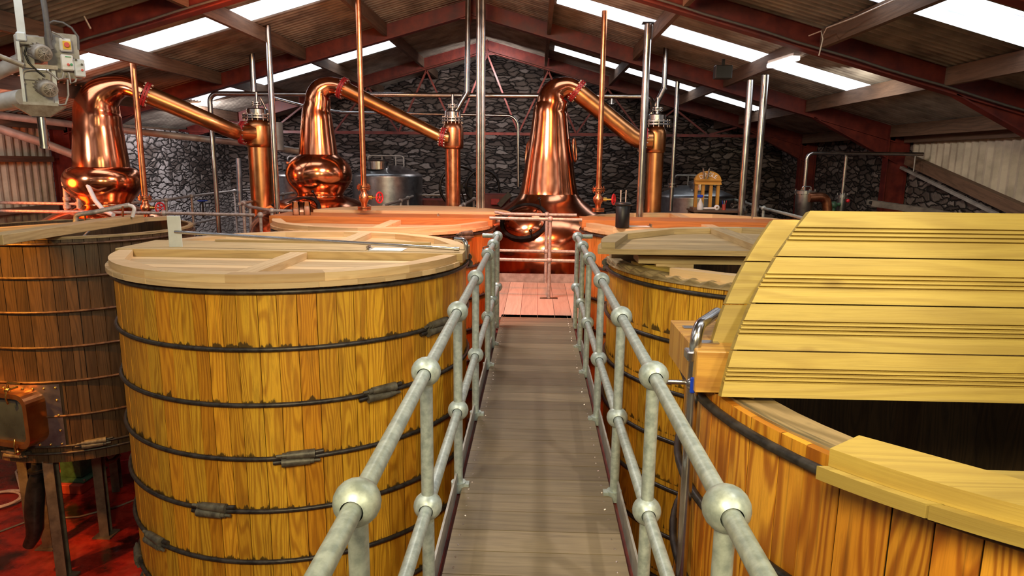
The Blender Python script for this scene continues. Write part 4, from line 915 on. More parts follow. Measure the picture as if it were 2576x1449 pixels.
nseg = 10; vs = []; a_c = atan2(n_.y, n_.x)
for k in range(nseg+1):
    a = a_c+(-W2+2*W2*k/nseg)/TR; rr = TR+.02; z0, z1 = c.z-.43, c.z+.41; vs += [(TX+rr*cos(a), TYc+rr*sin(a), z0), (TX+rr*cos(a), TYc+rr*sin(a), z1)]
mb.add(vs, [(2*k, 2*k+2, 2*k+3, 2*k+1) for k in range(nseg)], None, .5, True); pl = mb.build('door_plate', MS['steel_dull'], tn)
mb = MB()
for k in range(12):
    a = a_c+(-W2*.94+2*W2*.94*k/11)/TR
    for zz in (c.z+.36, c.z-.38): q = Vector((TX+(TR+.02)*cos(a), TYc+(TR+.02)*sin(a), zz)); mb.ball(q, .016, 8, 6)
for zz in (-.2, 0, .2):
    for sg in (-1, 1): a = a_c+sg*W2*.94/TR; mb.ball((TX+(TR+.02)*cos(a), TYc+(TR+.02)*sin(a), c.z+zz), .016, 8, 6)
mb.build('rivets', MS['brass'], pl)['kind'] = 'stuff'
mb = MB(); ring2(mb, rrect(.56, .35, .15), rrect(.50, .29, .11), -.12, .16, Rd, c-Vector((0, 0, .0))); mb.build('door_frame', MS['copper_dull'], tn)
mb = MB(); mb.prism(rrect(.51, .30, .11), .08, .10, Rd, c); mb.build('door_panel', MS['darkglass'], tn)
for (dx, dz, up) in ((.30, .40, 1), (-.16, .40, 1), (.33, -.40, -1), (-.2, -.40, -1)):
    q = c+Rd @ Vector((dx, dz, .03)); mb = MB(); mb.cyl(q, q+Rd @ Vector((0, 0, .16)), .018, n=10); mb.ball(q+Rd @ Vector((0, 0, .12)), .035, 10, 8); 
    mb.tube([q+Rd @ Vector((0, 0, .14)), q+Rd @ Vector((.02, -.10*up, .17)), q+Rd @ Vector((0, -.17*up, .14))], .013, 8)
    if up > 0: mb.tube([q+Rd @ Vector((0, .02, .12)), q+Rd @ Vector((.06, .11, .15)), q+Rd @ Vector((.26, .11, .15))], .016, 8)
    mb.build('door_latch', MS['brass'], tn)
# fixed half of the cover with its timber
mb = MB()
for i in range(9):
    u0 = -TR+.02+i*.17; pts = []
    lid = [(-chord(TR, u0), u0), (chord(TR, u0), u0), (chord(TR, min(TR-.01, u0+.165)), u0+.165), (-chord(TR, min(TR-.01, u0+.165)), u0+.165)]
    a = radians(62); R = Matrix(((cos(a), -sin(a), 0), (sin(a), cos(a), 0), (0, 0, 1)))
    if u0 > .15-.2: mb.prism([(x, y) for x, y in lid], TT+.012, TT+.065, R, (TX, TYc, 0))
mb.build('cover_boards', MS['beam'], tn)
p, q = PZ(-20, 607, -.885), PZ(343, 552, -.885); d = (q-p).normalized()
o = thing('tun_plank', 'thick plank laid across the open top of the dark mash tun', 'plank', p); MB().beam(p+Vector((0, 0, .015)), q+Vector((0, 0, .015)), .24, .11, bev=.005).build('board', MS['beam'], o)
# filling pipe on the plank
a0 = PZ(190, 556, -.86); a1 = PZ(334, 519, -.70)
P0 = PY(190, 556, 9.0); e = thing('filling_pipe', 'steel filling pipe with hose end fixed along the plank of the mash tun', 'pipe', P0)
pts = [PY(190, 560, 9.0), PY(192, 541, 9.0), PY(240, 533, 9.05), PY(322, 516, 9.3)]
MB().tube(path(pts, .08), .032, 12).build('tube', MS['galv_rust'], e); MB().tube(path([PY(322, 516, 9.3), PY(340, 520, 9.3), PY(333, 545, 9.3)], .05), .026, 10).build('hose_end', MS['white'], e)
for (x, y, y2) in ((214, 538, 560), (309, 519, 545)): MB().cyl(PY(x, y, 9.15), PY(x, y2, 9.15), .014).build('bracket', MS['copper_pipe'], e)
pipe('sight_rod', 'thin grey rod leaning inside the mash tun below the plank', [PY(205, 600, 9.2), PY(232, 573, 9.7)], .016, 'duct')
# standpipes behind the tun
s = thing('standpipe', 'pair of joined steel standpipes with hose rising behind the mash tun', 'pipe', PY(168, 560, 11.5))
MB().tube(path([PY(170, 560, 11.5), PY(163, 445, 11.5), PY(190, 442, 11.5)], .18), .042, 14).build('tall_pipe', MS['galv_rust'], s)
MB().tube(path([PY(200, 545, 11.45), PY(199, 490, 11.45), PY(172, 478, 11.5)], .14), .042, 14).build('bent_pipe', MS['galv_rust'], s)
MB().tube([PY(190, 442, 11.5), PY(208, 448, 11.4), PY(222, 468, 11.3), PY(240, 505, 11.2), PY(262, 530, 11.0), PY(285, 541, 10.9)], .036, 12).build('hose', MS['white'], s)
for (x, y) in ((165, 463), (168, 500), (169, 520), (200, 512)): q = PY(x, y, 11.48); MB().cyl(q-Vector((0, 0, .03)), q+Vector((0, 0, .03)), .062, n=16).build('collar', MS['galv_rust'], s)
# outlet pipe, plinth and small floor items
a = PZ(93, 1168, TB); y = a.y+.05
s = thing('drain_pipe', 'dark steel drain pipe hanging below the mash tun beside its front leg', 'pipe', PY(88, 1370, y))
pp = [PY(93, 1165, y), PY(92, 1185, y), PY(90, 1215, y), PY(88, 1250, y), PY(86, 1290, y), PY(88, 1330, y), PY(84, 1350, y), PY(72, 1372, y)]
MB().tube(pp, [.06, .06, .095, .11, .11, .10, .085, .07], 18).build('tube', MS['dark'], s); q = PY(92, 1183, y); MB().cyl(q-Vector((0, 0, .015)), q+Vector((0, 0, .015)), .10, n=20).build('collar', MS['dark'], s)
def onfloor(x, y): return PZ(x, y, FLOOR)
A, B, C_ = onfloor(95, 1240), onfloor(205, 1245), onfloor(275, 1190)
u = (B-A); D_ = C_-B
s = thing('machine_plinth', 'low red concrete plinth on the floor beneath the mash tun', 'plinth', (A+C_)/2)
cc = (A+B+D_+B)/3; R = Matrix((u.normalized(), Vector((0, 0, 1)).cross(u.normalized()), Vector((0, 0, 1)))).transposed(); w = u.length; hgt = .16
MB().box(B-u*.5+R @ Vector((0, .42, hgt/2)), (w, .84, hgt), R, bev=.01).build('block', MS['plinth'], s)
s2 = thing('green_pump_stand', 'green steel machine stand bolted on the red plinth under the mash tun', 'machine', B-u*.45+R @ Vector((0, .42, hgt)))
cg = B-u*.42+R @ Vector((0, .42, 0)); MB().box(cg+Vector((0, 0, hgt+.012)), (w*.85, .68, .02), R).build('base_plate', MS['green'], s2); MB().box(cg+Vector((0, 0, hgt+.33)), (w*.5, .40, .62), R, bev=.015).build('column', MS['green'], s2)
for (x, y) in ((-1, -1), (1, -1), (1, 1), (-1, 1)): q = cg+R @ Vector((x*w*.38, y*.28, hgt+.02)); MB().cyl(q, q+Vector((0, 0, .03)), .02, n=6).build('bolt', MS['bolt'], s2)
q0 = onfloor(5, 1262); pts = []
for k in range(90): a = k/90*2*pi*3.2; rr = .30+.035*sin(a*.37+1); pts.append(q0+Vector((rr*cos(a)*1.1-.02*k/30, rr*sin(a)*.95+.05*sin(a*.3), .02+.014*(k/30))))
pts += [onfloor(40, 1190)+Vector((0, 0, .02)), onfloor(62, 1165)+Vector((0, 0, .02)), onfloor(120, 1125)+Vector((0, 0, .02))]
tag(MB().tube(pts, .018, 8).build('hose_coil', MS['hose']), 'pale hose coiled on the red floor at the left edge', 'hose')
tag(MB().tube([onfloor(-60, 1362)+Vector((0, 0, .015)), onfloor(80, 1310)+Vector((0, 0, .015)), onfloor(200, 1302)+Vector((0, 0, .015)), onfloor(300, 1275)+Vector((0, 0, .015)), onfloor(400, 1235)+Vector((0, 0, .015))], .016, 8).build('floor_cable', MS['cable']), 'dark cable lying across the floor behind the tun legs', 'cable')
pipe('tap_elbow', 'small rusty pipe elbow under the right rim of the mash tun', [PY(262, 1150, 9.2), PY(268, 1162, 9.2), PY(285, 1158, 9.2), PY(300, 1143, 9.3)], .035, 'hoop_b', .05, cat='fitting')

# ================================================================== RAILINGS ROUND THE STILLS
def rail_px(name, label, tops, z, drop=.6, posts=None, mat='galv_rust', Zb=FLOOR, r=.027):
    P = [PZ(x, y, z) for x, y in tops]; t = thing(name, label, 'railing', (P[0].x, P[0].y, Zb))
    MB().tube(path(P, .15, 5), r, 12).build('top_rail', MS[mat], t)
    MB().tube(path([p-Vector((0, 0, drop)) for p in P], .15, 5), r*.95, 12).build('mid_rail', MS[mat], t)
    for (x, y) in (posts or tops):
        p = PZ(x, y, z); MB().cyl((p.x, p.y, Zb), (p.x, p.y, z), r, n=12).build('post', MS[mat], t)
        for zz in (z, z-drop): MB().ball((p.x, p.y, zz), .05, 14, 10).build('ball_joint', MS[mat], t)
    return t
rail_px('platform_railing', 'tube railing behind the mash tun running back along the painted stone wall', [(-80, 508), (0, 510), (200, 513), (318, 511), (415, 503), (482, 493), (591, 480), (634, 477)], -.80, posts=[(318, 511), (417, 503), (482, 494), (590, 480)])
rail_px('platform_railing', 'lower tube rail crossing just behind the mash tun to the red vat', [(-80, 530), (100, 532), (415, 536), (640, 541)], -.92, posts=[(412, 536), (655, 541)])
rail_px('platform_railing', 'railing branch from the corner left of the red vat back toward the middle still', [(602, 513), (668, 499), (712, 489), (750, 482)], -.80, posts=[(612, 511), (668, 499), (712, 489)])
rail_px('platform_railing', 'railing branch from the same corner passing in front of the middle still', [(602, 513), (628, 520), (682, 530), (735, 531)], -.86, posts=[(628, 519), (684, 530)])
rail_px('platform_railing', 'railing behind the boil ball leading right toward the slim condenser', [(965, 517), (1008, 505), (1045, 491), (1190, 491)], -.84, posts=[(1008, 505), (1026, 498), (1047, 491)])
rail_px('platform_railing', 'short railing piece left of the cone-necked still base', [(1158, 519), (1196, 499)], -.84, posts=[(1167, 515), (1192, 501)])
rail_px('platform_railing', 'blue-grey tube railing behind the farthest right vat, falling toward the raised lid', [(1655, 497), (1832, 497), (1874, 510), (1925, 525), (1990, 541), (2060, 560)], -.80, posts=[(1683, 497), (1834, 498), (1874, 510), (1921, 524)], mat='galv')
t = thing('rail_bracket', 'thin bent rod hooked on the left handrail near its far end', 'bracket', PX(1222, 610, -.50))
MB().tube(path([PX(1214, 640, -.56), PX(1215, 622, -.56), PX(1235, 618, -.45), PX(1243, 630, -.43)], .02), .008, 8).build('rod', MS['steel'], t)

# ================================================================== HOPPER ASSEMBLY, TOP LEFT
D0 = Vector((-.575, .818, 0)).normalized(); U0 = Vector((D0.y, -D0.x, 0)); Zv = Vector((0, 0, 1)); DH = PY(110, 200, 7.6).dot(D0)
RH = Matrix((U0, Zv.cross(U0), Zv)).transposed()          # local x right, y away, z up
def PL(x, y, off=0): r = ray(x, y); return r*((DH-off)/r.dot(D0))
KH = (PL(111, 200)-PL(110, 200)).length
hp = thing('hopper_feeder', 'grey hanging grain feeder with two motors and a steel spout at the top left', 'machine', PL(108, 372))
def hbox(nm, x0, y0, x1, y1, th, off, mat, par=None, bev=0):
    c = (PL(x0, y0, off)+PL(x1, y1, off))/2; w = abs((PL(x1, y0, off)-PL(x0, y0, off)).dot(U0)); h = abs(PL((x0+x1)/2, y0, off).z-PL((x0+x1)/2, y1, off).z)
    return MB().box(c, (w, th, h), RH, bev=bev).build(nm, MS[mat], par or hp)
top = PL(55, 90, 0); MB().box(Vector((top.x, top.y, (top.z+zs(top.x))/2)), (.075, .06, zs(top.x)-top.z), RH).build('hanger', MS['boxgrey'], hp)
hbox('hanger_cap', 40, 82, 66, 104, .10, .02, 'boxgrey', bev=.012)
hbox('back_panel', 62, 104, 90, 262, .03, -.10, 'grey'); hbox('mounting_plate', 118, 84, 200, 196, .02, -.12, 'grey'); hbox('side_strut', 50, 105, 58, 268, .05, .05, 'boxgrey')
hbox('feeder_body', 62, 178, 134, 262, .30, -.16, 'grey', bev=.01); hbox('bottom_rail', 60, 260, 147, 267, .34, 0, 'grey'); hbox('right_strut', 134, 176, 144, 262, .06, -.05, 'boxgrey'); hbox('cross_strut', 58, 163, 145, 173, .05, .02, 'motor')
q = PL(108, 267); zz = PL(103, 294).z; cx_ = PL(103, 294); R4 = []
a = .27; vs = [q+RH @ Vector((sx*a*.93-.03, sy*.17, 0)) for sx, sy in ((-1, -1), (1, -1), (1, 1), (-1, 1))]+[Vector((cx_.x, cx_.y, zz))+RH @ Vector((sx*.085, sy*.085, 0)) for sx, sy in ((-1, -1), (1, -1), (1, 1), (-1, 1))]
mb = MB(); mb.add(vs, [(0, 1, 5, 4), (1, 2, 6, 5), (2, 3, 7, 6), (3, 0, 4, 7)], None); mb.build('hopper_cone', MS['motor'], hp)
b0, b1 = PL(103, 292), PL(109, 371); b1 = Vector((b0.x, b0.y, b1.z)); sp = MB().cyl(b0, b1, 11.5*KH, n=28, cap=False).build('spout', MS['steel'], hp)
MB().lathe([(11*KH, -.012), (13.5*KH, -.012), (13.5*KH, .012), (11*KH, .012)], b1, 28, smooth=False).build('spout_rim', MS['steel'], sp)
for (mx, my) in ((103, 132), (118, 222)):
    c = PL(mx, my, .12); ax = (-D0*.93+U0*.28+Zv*-.22).normalized(); R = frame(ax); mb = MB(); r = 21*KH
    mb.lathe([(r*.9, -.36), (r*.95, -.34), (r*.95, .0)], c, 30, R); 
    for k in range(14): a = 2*pi*k/14; n2 = R @ Vector((cos(a)*r*1.0, sin(a)*r*1.0, -.17)); mb.beam(c+R @ Vector((cos(a)*r*.98, sin(a)*r*.98, -.33)), c+R @ Vector((cos(a)*r*.98, sin(a)*r*.98, -.02)), .012, .03, up=tuple(R @ Vector((cos(a), sin(a), 0))))
    m = mb.build('motor', MS['motor'], hp)
    mb = MB(); mb.lathe([(r*1.02, -.06), (r*1.12, -.05), (r*1.14, .07), (r*1.05, .10), (r*.86, .105)], c, 32, R); 
    for k in range(5): rr = r*(.80-.15*k); mb.lathe([(rr, .098), (rr+.004, .104), (rr-.004, .104)], c, 28, R)
    for k in range(8): a = 2*pi*k/8; mb.cyl(c+R @ Vector((cos(a)*r*.1, sin(a)*r*.1, .10)), c+R @ Vector((cos(a)*r*.86, sin(a)*r*.86, .10)), .005, n=6)
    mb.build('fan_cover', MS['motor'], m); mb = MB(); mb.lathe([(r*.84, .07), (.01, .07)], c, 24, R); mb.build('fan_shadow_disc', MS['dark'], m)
    hb = c+Vector((-.03, 0, r*1.15))-ax*.2; MB().box(hb, (.26, .2, .10), RH, bev=.01).build('terminal_box', MS['grey'], m)
    MB().box(c-ax*.42+Vector((0, 0, -.02)), (.25, .16, .30), RH, bev=.02).build('gearbox', MS['motor'], m)
b = hbox('isolator_box', 149, 98, 180, 130, .10, -.04, 'white', bev=.01); hbox('switch_plate', 158, 104, 178, 124, .02, .02, 'yellow', b)
q = PL(168, 114, .03); MB().cyl(q, q-D0*.06, 7*KH, n=20).build('rotary_knob', MS['redpaint'], b)
b = hbox('starter_box', 153, 139, 185, 178, .12, -.03, 'white', bev=.012); hbox('marking_strip', 164, 142, 179, 144, .004, .035, 'greenb', b)
for (x, m_) in ((172, 'redpaint'), (180, 'greenb')): q = PL(x, 163, .03); MB().cyl(q, q-D0*.03, 3.6*KH, n=16).build('push_button', MS[m_], b)
b = hbox('control_box', 186, 150, 214, 194, .10, -.03, 'boxgrey', bev=.012)
for (x, y, m_) in ((191, 151, 'dark'), (206, 163, 'dark'), (207, 177, 'redpaint')): q = PL(x, y, .02); MB().cyl(q, q-D0*.025, 3.3*KH, n=16).build('push_button', MS[m_], b)
for pts, r, m_ in (([(108, -8), (112, 15), (118, 60), (122, 110), (130, 125)], .03, 'cable'), ([(120, 60), (135, 53), (158, 57), (180, 70), (196, 92), (198, 125)], .012, 'cable'), ([(122, 70), (114, 92), (122, 106), (131, 98), (124, 72)], .012, 'cable'),
                   ([(130, 80), (150, 88), (160, 98)], .010, 'duct'), ([(160, 182), (158, 196), (146, 200), (130, 186), (115, 176)], .011, 'duct'), ([(172, 182), (178, 210), (190, 205), (192, 198)], .010, 'duct'), ([(170, 200), (172, 240), (165, 262), (148, 264)], .010, 'duct'), ([(62, 210), (56, 195), (60, 180), (75, 176), (95, 176)], .008, 'motor'), ([(66, 118), (62, 135), (72, 158), (98, 182), (112, 192)], .011, 'dark')):
    MB().tube([PL(x, y, .05) for x, y in pts], r, 8).build('power_cable', MS[m_], hp)
pipe('flat_bar', 'worn brown angle bar entering from the left edge toward the feeder', [PL(-60, 118, .1), PL(0, 142, .1), PL(60, 165, .1)], .028, 'motor', cat='bar')

# ================================================================== LIGHTS, CABLES AT THE ROOF
a, b = PZ(1938, 166, 1.47), PZ(2003, 146, 1.47); t = thing('strip_lamp', 'lit fluorescent strip lamp fixed under the right roof purlins', 'lamp', (a+b)/2)
MB().beam(a+Vector((0, 0, .05)), b+Vector((0, 0, .05)), .10, .05, bev=.008).build('housing', MS['white'], t); MB().beam(a, b, .12, .06, bev=.01).build('diffuser', MS['tube'], t)
q = PZ(1818, 182, 1.42); t = thing('dark_speaker', 'small dark speaker box hanging from a right purlin', 'lamp', q); MB().box(q, (.26, .16, .20), bev=.01).build('housing', MS['black'], t); MB().box(q+Vector((0, 0, .14)), (.04, .04, .12)).build('bracket', MS['dark'], t)  # dark speaker box, not a lamp
zr = lambda x: 2.86-RS*abs(x-RX)
tag(MB().tube([Vector((x, 9.29, zr(x)+.04+.006*sin(x*5))) for x in [RX-.3-.4*k for k in range(21)]], .016, 6).build('roof_cable', MS['cable']), 'black cable clipped along the left rafter above the feeder', 'cable')
tag(MB().tube([Vector((x, 9.29, zr(x)+.04+.006*sin(x*5))) for x in [RX+.3+.4*k for k in range(21)]], .016, 6).build('roof_cable', MS['cable']), 'black cable clipped along the long right rafter', 'cable')
tag(MB().tube([PZ(2060, 140, 1.32), PZ(2070, 98, 1.5), PZ(2066, 78, 1.62), PZ(2035, 90, 1.62)], .008, 6).build('hanging_wire', MS['hose']), 'pale wire looped over the right rafter near a purlin', 'wire')
tag(MB().tube([PZ(2070, 90, 1.55), PZ(2080, 70, 1.6), PZ(2150, 44, 1.62), PZ(2250, 0, 1.62)], .008, 6).build('hanging_wire', MS['hose']), 'pale wire stapled along the upper right purlin', 'wire')
tag(MB().tube([PY(224, 25, 9.2), PY(211, 24, 9.2), PY(210, 38, 9.2), PY(228, 72, 9.2)], .012, 6).build('hanging_wire', MS['hose']), 'short pale cord tied round the left rafter beside the feeder', 'wire')

# ================================================================== THINGS ON THE LIDS
def on(x, y, z): return PZ(x, y, z)
q = on(443, 623, -.915); t = thing('dip_gauge', 'long chrome rod with upright flat plate lying across the near left vat lid', 'gauge', q)
MB().box(q+Vector((0, 0, .165)), (.13, .012, .33), Matrix.Rotation(radians(12), 3, 'Z'), bev=.003).build('plate', MS['boxgrey'], t)
a, b = q+Vector((0, 0, .165)), on(1143, 626, -.87); MB().cyl(a, b, .017, n=16).build('rod', MS['steel'], t)
MB().cyl(b, b+(b-a).normalized()*.05, .022, n=16).build('rod_tip', MS['steel'], t)
def clipboard(label, x, y, z, rot, s=1.):
    c = on(x, y, z); R = Matrix.Rotation(radians(rot), 3, 'Z'); t = thing('clipboard', label, 'clipboard', c)
    MB().box(c+Vector((0, 0, .004)), (.36*s, .25*s, .006), R, tone=.3).build('board', MS['beam'], t); MB().box(c+R @ Vector((.015, 0, .010)), (.30*s, .21*s, .004), R).build('paper_sheets', MS['paper'], t)
    mb = MB(); mb.box(c+R @ Vector((-.155*s, 0, .018)), (.03, .11, .012), R); mb.cyl(c+R @ Vector((-.165*s, -.05, .035)), c+R @ Vector((-.165*s, .05, .035)), .012, n=10); mb.build('clip', MS['steel'], t)
clipboard('clipboard with white sheets beside the chrome rod on the near left vat', 972, 630, -.912, -4, 1.15)
clipboard('clipboard on the cross board of the red vat, behind the near one', 1130, 545, -.888, 0, 1.1)
clipboard('clipboard with papers next to the black jar on the far right vat', 1608, 571, -.905, 184)
q = on(1565, 572, -.905); t = thing('sample_jar', 'black glass sample jar with two thermometers on the farthest right vat lid', 'jar', q)
MB().lathe([(.001, 0), (.095, 0), (.10, .01), (.10, .335), (.095, .34)], q, 32).build('jar', MS['black'], t); MB().lathe([(.112, .315), (.118, .32), (.118, .345), (.09, .36), (.001, .36)], q, 32).build('lid', MS['black'], t)
for dx in (-.035, .035): MB().cyl(q+Vector((dx, 0, .34)), q+Vector((dx*1.05, 0, .53)), .008, n=8).build('thermometer', MS['hose'], t)
for (x, lv, lab) in ((745.5, .10, 'left of the two glass sample cylinders on the red vat, a third full'), (773, .14, 'right of the two glass sample cylinders on the red vat, half full')):
    q = on(x, 543, -.888); t = thing('sample_glass', lab, 'glass', q)
    MB().lathe([(.001, 0), (.052, 0), (.055, .01), (.055, .225), (.051, .225), (.051, .012), (.001, .012)], q, 28).build('glass', MS['glass'], t)
    MB().lathe([(.001, .013), (.0495, .013), (.0495, lv), (.001, lv)], q, 24).build('liquid', MS['glass_amber'], t)
pipe('chrome_elbow', 'small chrome pipe bend at the right rim of the near left vat', [on(1165, 655, -1.0)+Vector((.02, .1, 0)), on(1165, 655, -1.0)+Vector((.02, .1, .20)), on(1150, 618, -.86)+Vector((-.03, .1, .06))], .025, 'steel', .06, cat='fitting')
# level pole beside the open vat
X0_, Y0_ = .73, 2.95
t = thing('level_pole', 'stainless upright pipe with elbow between the right handrail and the open vat', 'pipe', (X0_, Y0_, FLOOR))
zt = PY(1765, 822, Y0_).z; MB().tube(path([(X0_, Y0_, FLOOR), (X0_, Y0_, zt), (X0_+.17, Y0_+.30, zt)], .085, 8), .026, 20).build('tube', MS['steel'], t)
zc = PY(1748, 892, Y0_).z; MB().box((X0_, Y0_, zc), (.082, .082, .045), bev=.006).build('collar', MS['steel'], t)
zv = PY(1742, 962, Y0_).z; MB().cyl((X0_-.17, Y0_, zv), (X0_, Y0_, zv), .011, n=12).build('tie_rod', MS['steel'], t); MB().ball((X0_-.01, Y0_-.02, zv), .028, 12, 8).build('valve', MS['steel'], t); MB().box((X0_-.012, Y0_-.045, zv+.002), (.022, .018, .075), bev=.005).build('valve_handle', MS['blue'], t)

# ================================================================== WOODEN ARCHED STAND AND DESK
YD = 13.1
def pd(x, y, Y=YD): return PY(x, y, Y)
zt = pd(1800, 527).z
d = thing('writing_desk', 'dark desk behind the farthest right vat carrying the wooden arched stand', 'desk', (pd(1800, 527).x, YD, FLOOR))
xa, xb = pd(1736, 527).x, pd(1868, 527).x
MB().box(((xa+xb)/2, YD, zt-.02), (xb-xa, .62, .04), bev=.004).build('desk_top', MS['purlin'], d); MB().box(((xa+xb)/2, YD+.28, zt-.3), (xb-xa-.1, .02, .5)).build('back_panel', MS['purlin'], d)
for sx in (xa+.05, xb-.05):
    for sy in (-.26, .26): MB().box((sx, YD+sy, (FLOOR+zt-.04)/2), (.06, .06, zt-.04-FLOOR)).build('leg', MS['purlin'], d)
kx = (pd(1781, 470)-pd(1780, 470)).length; cx_ = pd(1779, 470).x
s = thing('arched_stand', 'small wooden stand with arched nameboard holding two instruments', 'stand', (cx_, YD, zt))
zb_, zt_ = pd(1779, 464).z, pd(1779, 430).z; Rw = 33*kx
mb = MB(); n = 24; pts = [(Rw*cos(pi*k/n), (zt_-zb_-.07)*sin(pi*k/n)+.07) for k in range(n+1)]+[(-Rw, 0), (Rw, 0)]
Rf = Matrix(((1, 0, 0), (0, 0, 1), (0, 1, 0))).transposed(); Rf = Matrix(((1, 0, 0), (0, 0, -1), (0, 1, 0)))
mb.prism(pts, -.05, .05, Rf, (cx_, YD, zb_)); hb = mb.build('arched_board', MS['gold'], s)
MB().box((cx_, YD-.07, zb_+.075), (2*Rw*1.0, .04, .012)).build('ledge', MS['gold'], hb); MB().box((cx_, YD-.06, zb_+.015), (2*Rw, .05, .03)).build('lower_ledge', MS['gold'], hb)
for x in (1750, 1767, 1787, 1805): p = pd(x, 490); MB().box((p.x, YD, (zt+.02+zb_)/2), (.055, .07, zb_-zt-.02)).build('post', MS['gold'], s)
MB().box((cx_, YD, zt+.02), (2*Rw+.06, .3, .04), bev=.004).build('base', MS['purlin'], s)
word = 'DINGLE'
for i, ch in enumerate(word):
    a = radians(90+52-104*i/5); rr = Rw*.70; cu = bpy.data.curves.new('letter', 'FONT'); cu.body = ch; cu.size = .105; cu.align_x = 'CENTER'; cu.align_y = 'CENTER'; cu.extrude = .004
    to = bpy.data.objects.new('tmp', cu); COL.objects.link(to); bpy.context.view_layer.update()
    me = bpy.data.meshes.new_from_object(to.evaluated_get(bpy.context.evaluated_depsgraph_get())); bpy.data.objects.remove(to)
    lo = bpy.data.objects.new('letter', me); COL.objects.link(lo); me.materials.clear(); me.materials.append(MS['paper']); lo.parent = hb; WORLD[lo.name] = Vector((0, 0, 0))
    pos = Vector((cx_+rr*cos(a)*.98, YD-.056, zb_+.07+(zt_-zb_-.07)*.62*sin(a))); lo.matrix_local = Matrix.Translation(pos-WORLD[hb.name]) @ Matrix.Rotation(-(pi/2-a)*.45, 4, 'Y').inverted() @ Matrix.Rotation(pi/2, 4, 'X')
    lo.matrix_local = Matrix.Translation(pos-WORLD[hb.name]) @ Matrix.Rotation((pi/2-a)*.5, 4, 'Y') @ Matrix.Rotation(pi/2, 4, 'X')
for (x0, y0, x1, y1) in ((1771, 450, 1769, 424), (1779, 450, 1785, 424)):
    t = tag(MB().cyl(pd(x0, y0, YD-.11), pd(x1, y1, YD-.13), .017, n=12).build('hydrometer', MS['steel']), 'silver hydrometer tube leaning %s on the arched stand' % ('straight at left' if x0 < 1775 else 'to the right'), 'instrument')
q = pd(1761, 524, YD-.22); t = thing('spray_bottle', 'clear spray bottle with blue trigger head on the desk', 'bottle', Vector((q.x, q.y, zt)))
q = Vector((q.x, q.y, zt)); MB().lathe([(.001, 0), (.055, 0), (.06, .02), (.058, .10), (.03, .16), (.018, .20), (.018, .22)], q, 20).build('body', MS['boxgrey'], t); MB().box(q+Vector((-.01, 0, .26)), (.11, .035, .05), bev=.01).build('trigger_head', MS['blue'], t)
q = pd(1800, 526, YD-.2); q.z = zt; t = thing('telephone_handset', 'white cordless handset and cable roll lying on the desk', 'handset', q)
MB().cyl(q+Vector((-.26, 0, .03)), q+Vector((-.02, 0, .035)), .020, n=12).build('handle', MS['white'], t); MB().lathe([(.02, -.03), (.05, -.03), (.05, .03), (.02, .03)], q+Vector((.02, 0, .05)), 20, frame((0, 1, 0))).build('round_end', MS['white'], t)
q = pd(1821, 524, YD-.15); q.z = zt; t = thing('pen_cup', 'dark red cup of pens on the desk', 'cup', q); MB().cyl(q, q+Vector((0, 0, .11)), .035, n=16).build('cup', MS['plinth'], t)
for i, m_ in enumerate(('blue', 'boxgrey', 'redpaint')): MB().cyl(q+Vector((-.02+.02*i, 0, .06)), q+Vector((-.04+.04*i, 0, .18)), .005, n=6).build('pen', MS[m_], t)
q = pd(1841, 524, YD-.1); q.z = zt; t = thing('nosing_glass', 'small stemmed tasting glass on the right end of the desk', 'glass', q); MB().lathe([(.001, 0), (.03, 0), (.006, .01), (.006, .04), (.03, .06), (.035, .09), (.026, .13), (.024, .13), (.032, .09), (.001, .05)], q, 20).build('bowl', MS['glass'], t)

# ================================================================== EQUIPMENT RIGHT OF THE RAISED LID
def vessel(name, label, cx, yt, yb, hw, Y, mat, cat='vessel'):
    p = PY(cx, yt, Y); q = PY(cx, yb, Y); k = FW.dot(p)/F_PX; r = hw*k; t = thing(name, label, cat, (p.x, Y, q.z-1.2))
    MB().lathe([(r*.95, q.z-1.2), (r*.95, q.z), (r, q.z+.02), (r, p.z-.03)], (p.x, Y, 0), 28).build('body', MS[mat], t)
    mb = MB(); mb.lathe([(r, p.z-.05), (r*1.2, p.z-.05), (r*1.2, p.z-.02), (r*1.2, p.z), (.01, p.z+.01)], (p.x, Y, 0), 28, smooth=False)
    for i in range(8): a = i*pi/4; mb.cyl((p.x+r*1.1*cos(a), Y+r*1.1*sin(a), p.z-.07), (p.x+r*1.1*cos(a), Y+r*1.1*sin(a), p.z+.03), .01, n=6)
    mb.build('cover', MS[mat], t); return t, p, r
t, p, r = vessel('strainer_vessel', 'steel strainer pot with bolted cover behind the raised lid at right', 2026, 480, 525, 22, 12.6, 'steel_dull')
MB().tube(path([Vector((p.x-.06, 12.6, p.z)), Vector((p.x-.06, 12.6, p.z+.08)), Vector((p.x+.1, 12.6, p.z+.08)), Vector((p.x+.1, 12.6, p.z))], .03), .01, 8).build('handle', MS['steel'], t)
pipe('copper_bend', 'brown copper pipe bend beside the strainer pot', [PY(2035, 497, 12.4), PY(2078, 495, 12.4), PY(2084, 560, 12.4)], .085, 'copper_pipe', .2)
t, p, r = vessel('small_filter', 'slim steel filter housing with red knob below the loop pipe', 2119, 490, 530, 11, 12.9, 'steel_dull')
q = PY(2133, 505, 12.85); MB().ball(q, .035, 10, 8).build('knob', MS['redpaint'], t)
q = PY(2097, 516, 12.8); t = thing('green_valve', 'small green valve between the copper bend and the filter', 'valve', q-Vector((0, 0, .1))); mb = MB(); mb.ball(q, .07, 12, 8); mb.cyl(q-Vector((0, 0, .25)), q, .04, n=12); mb.cyl(q, q+Vector((.12, 0, .02)), .03, n=10); mb.build('body', MS['green'], t)
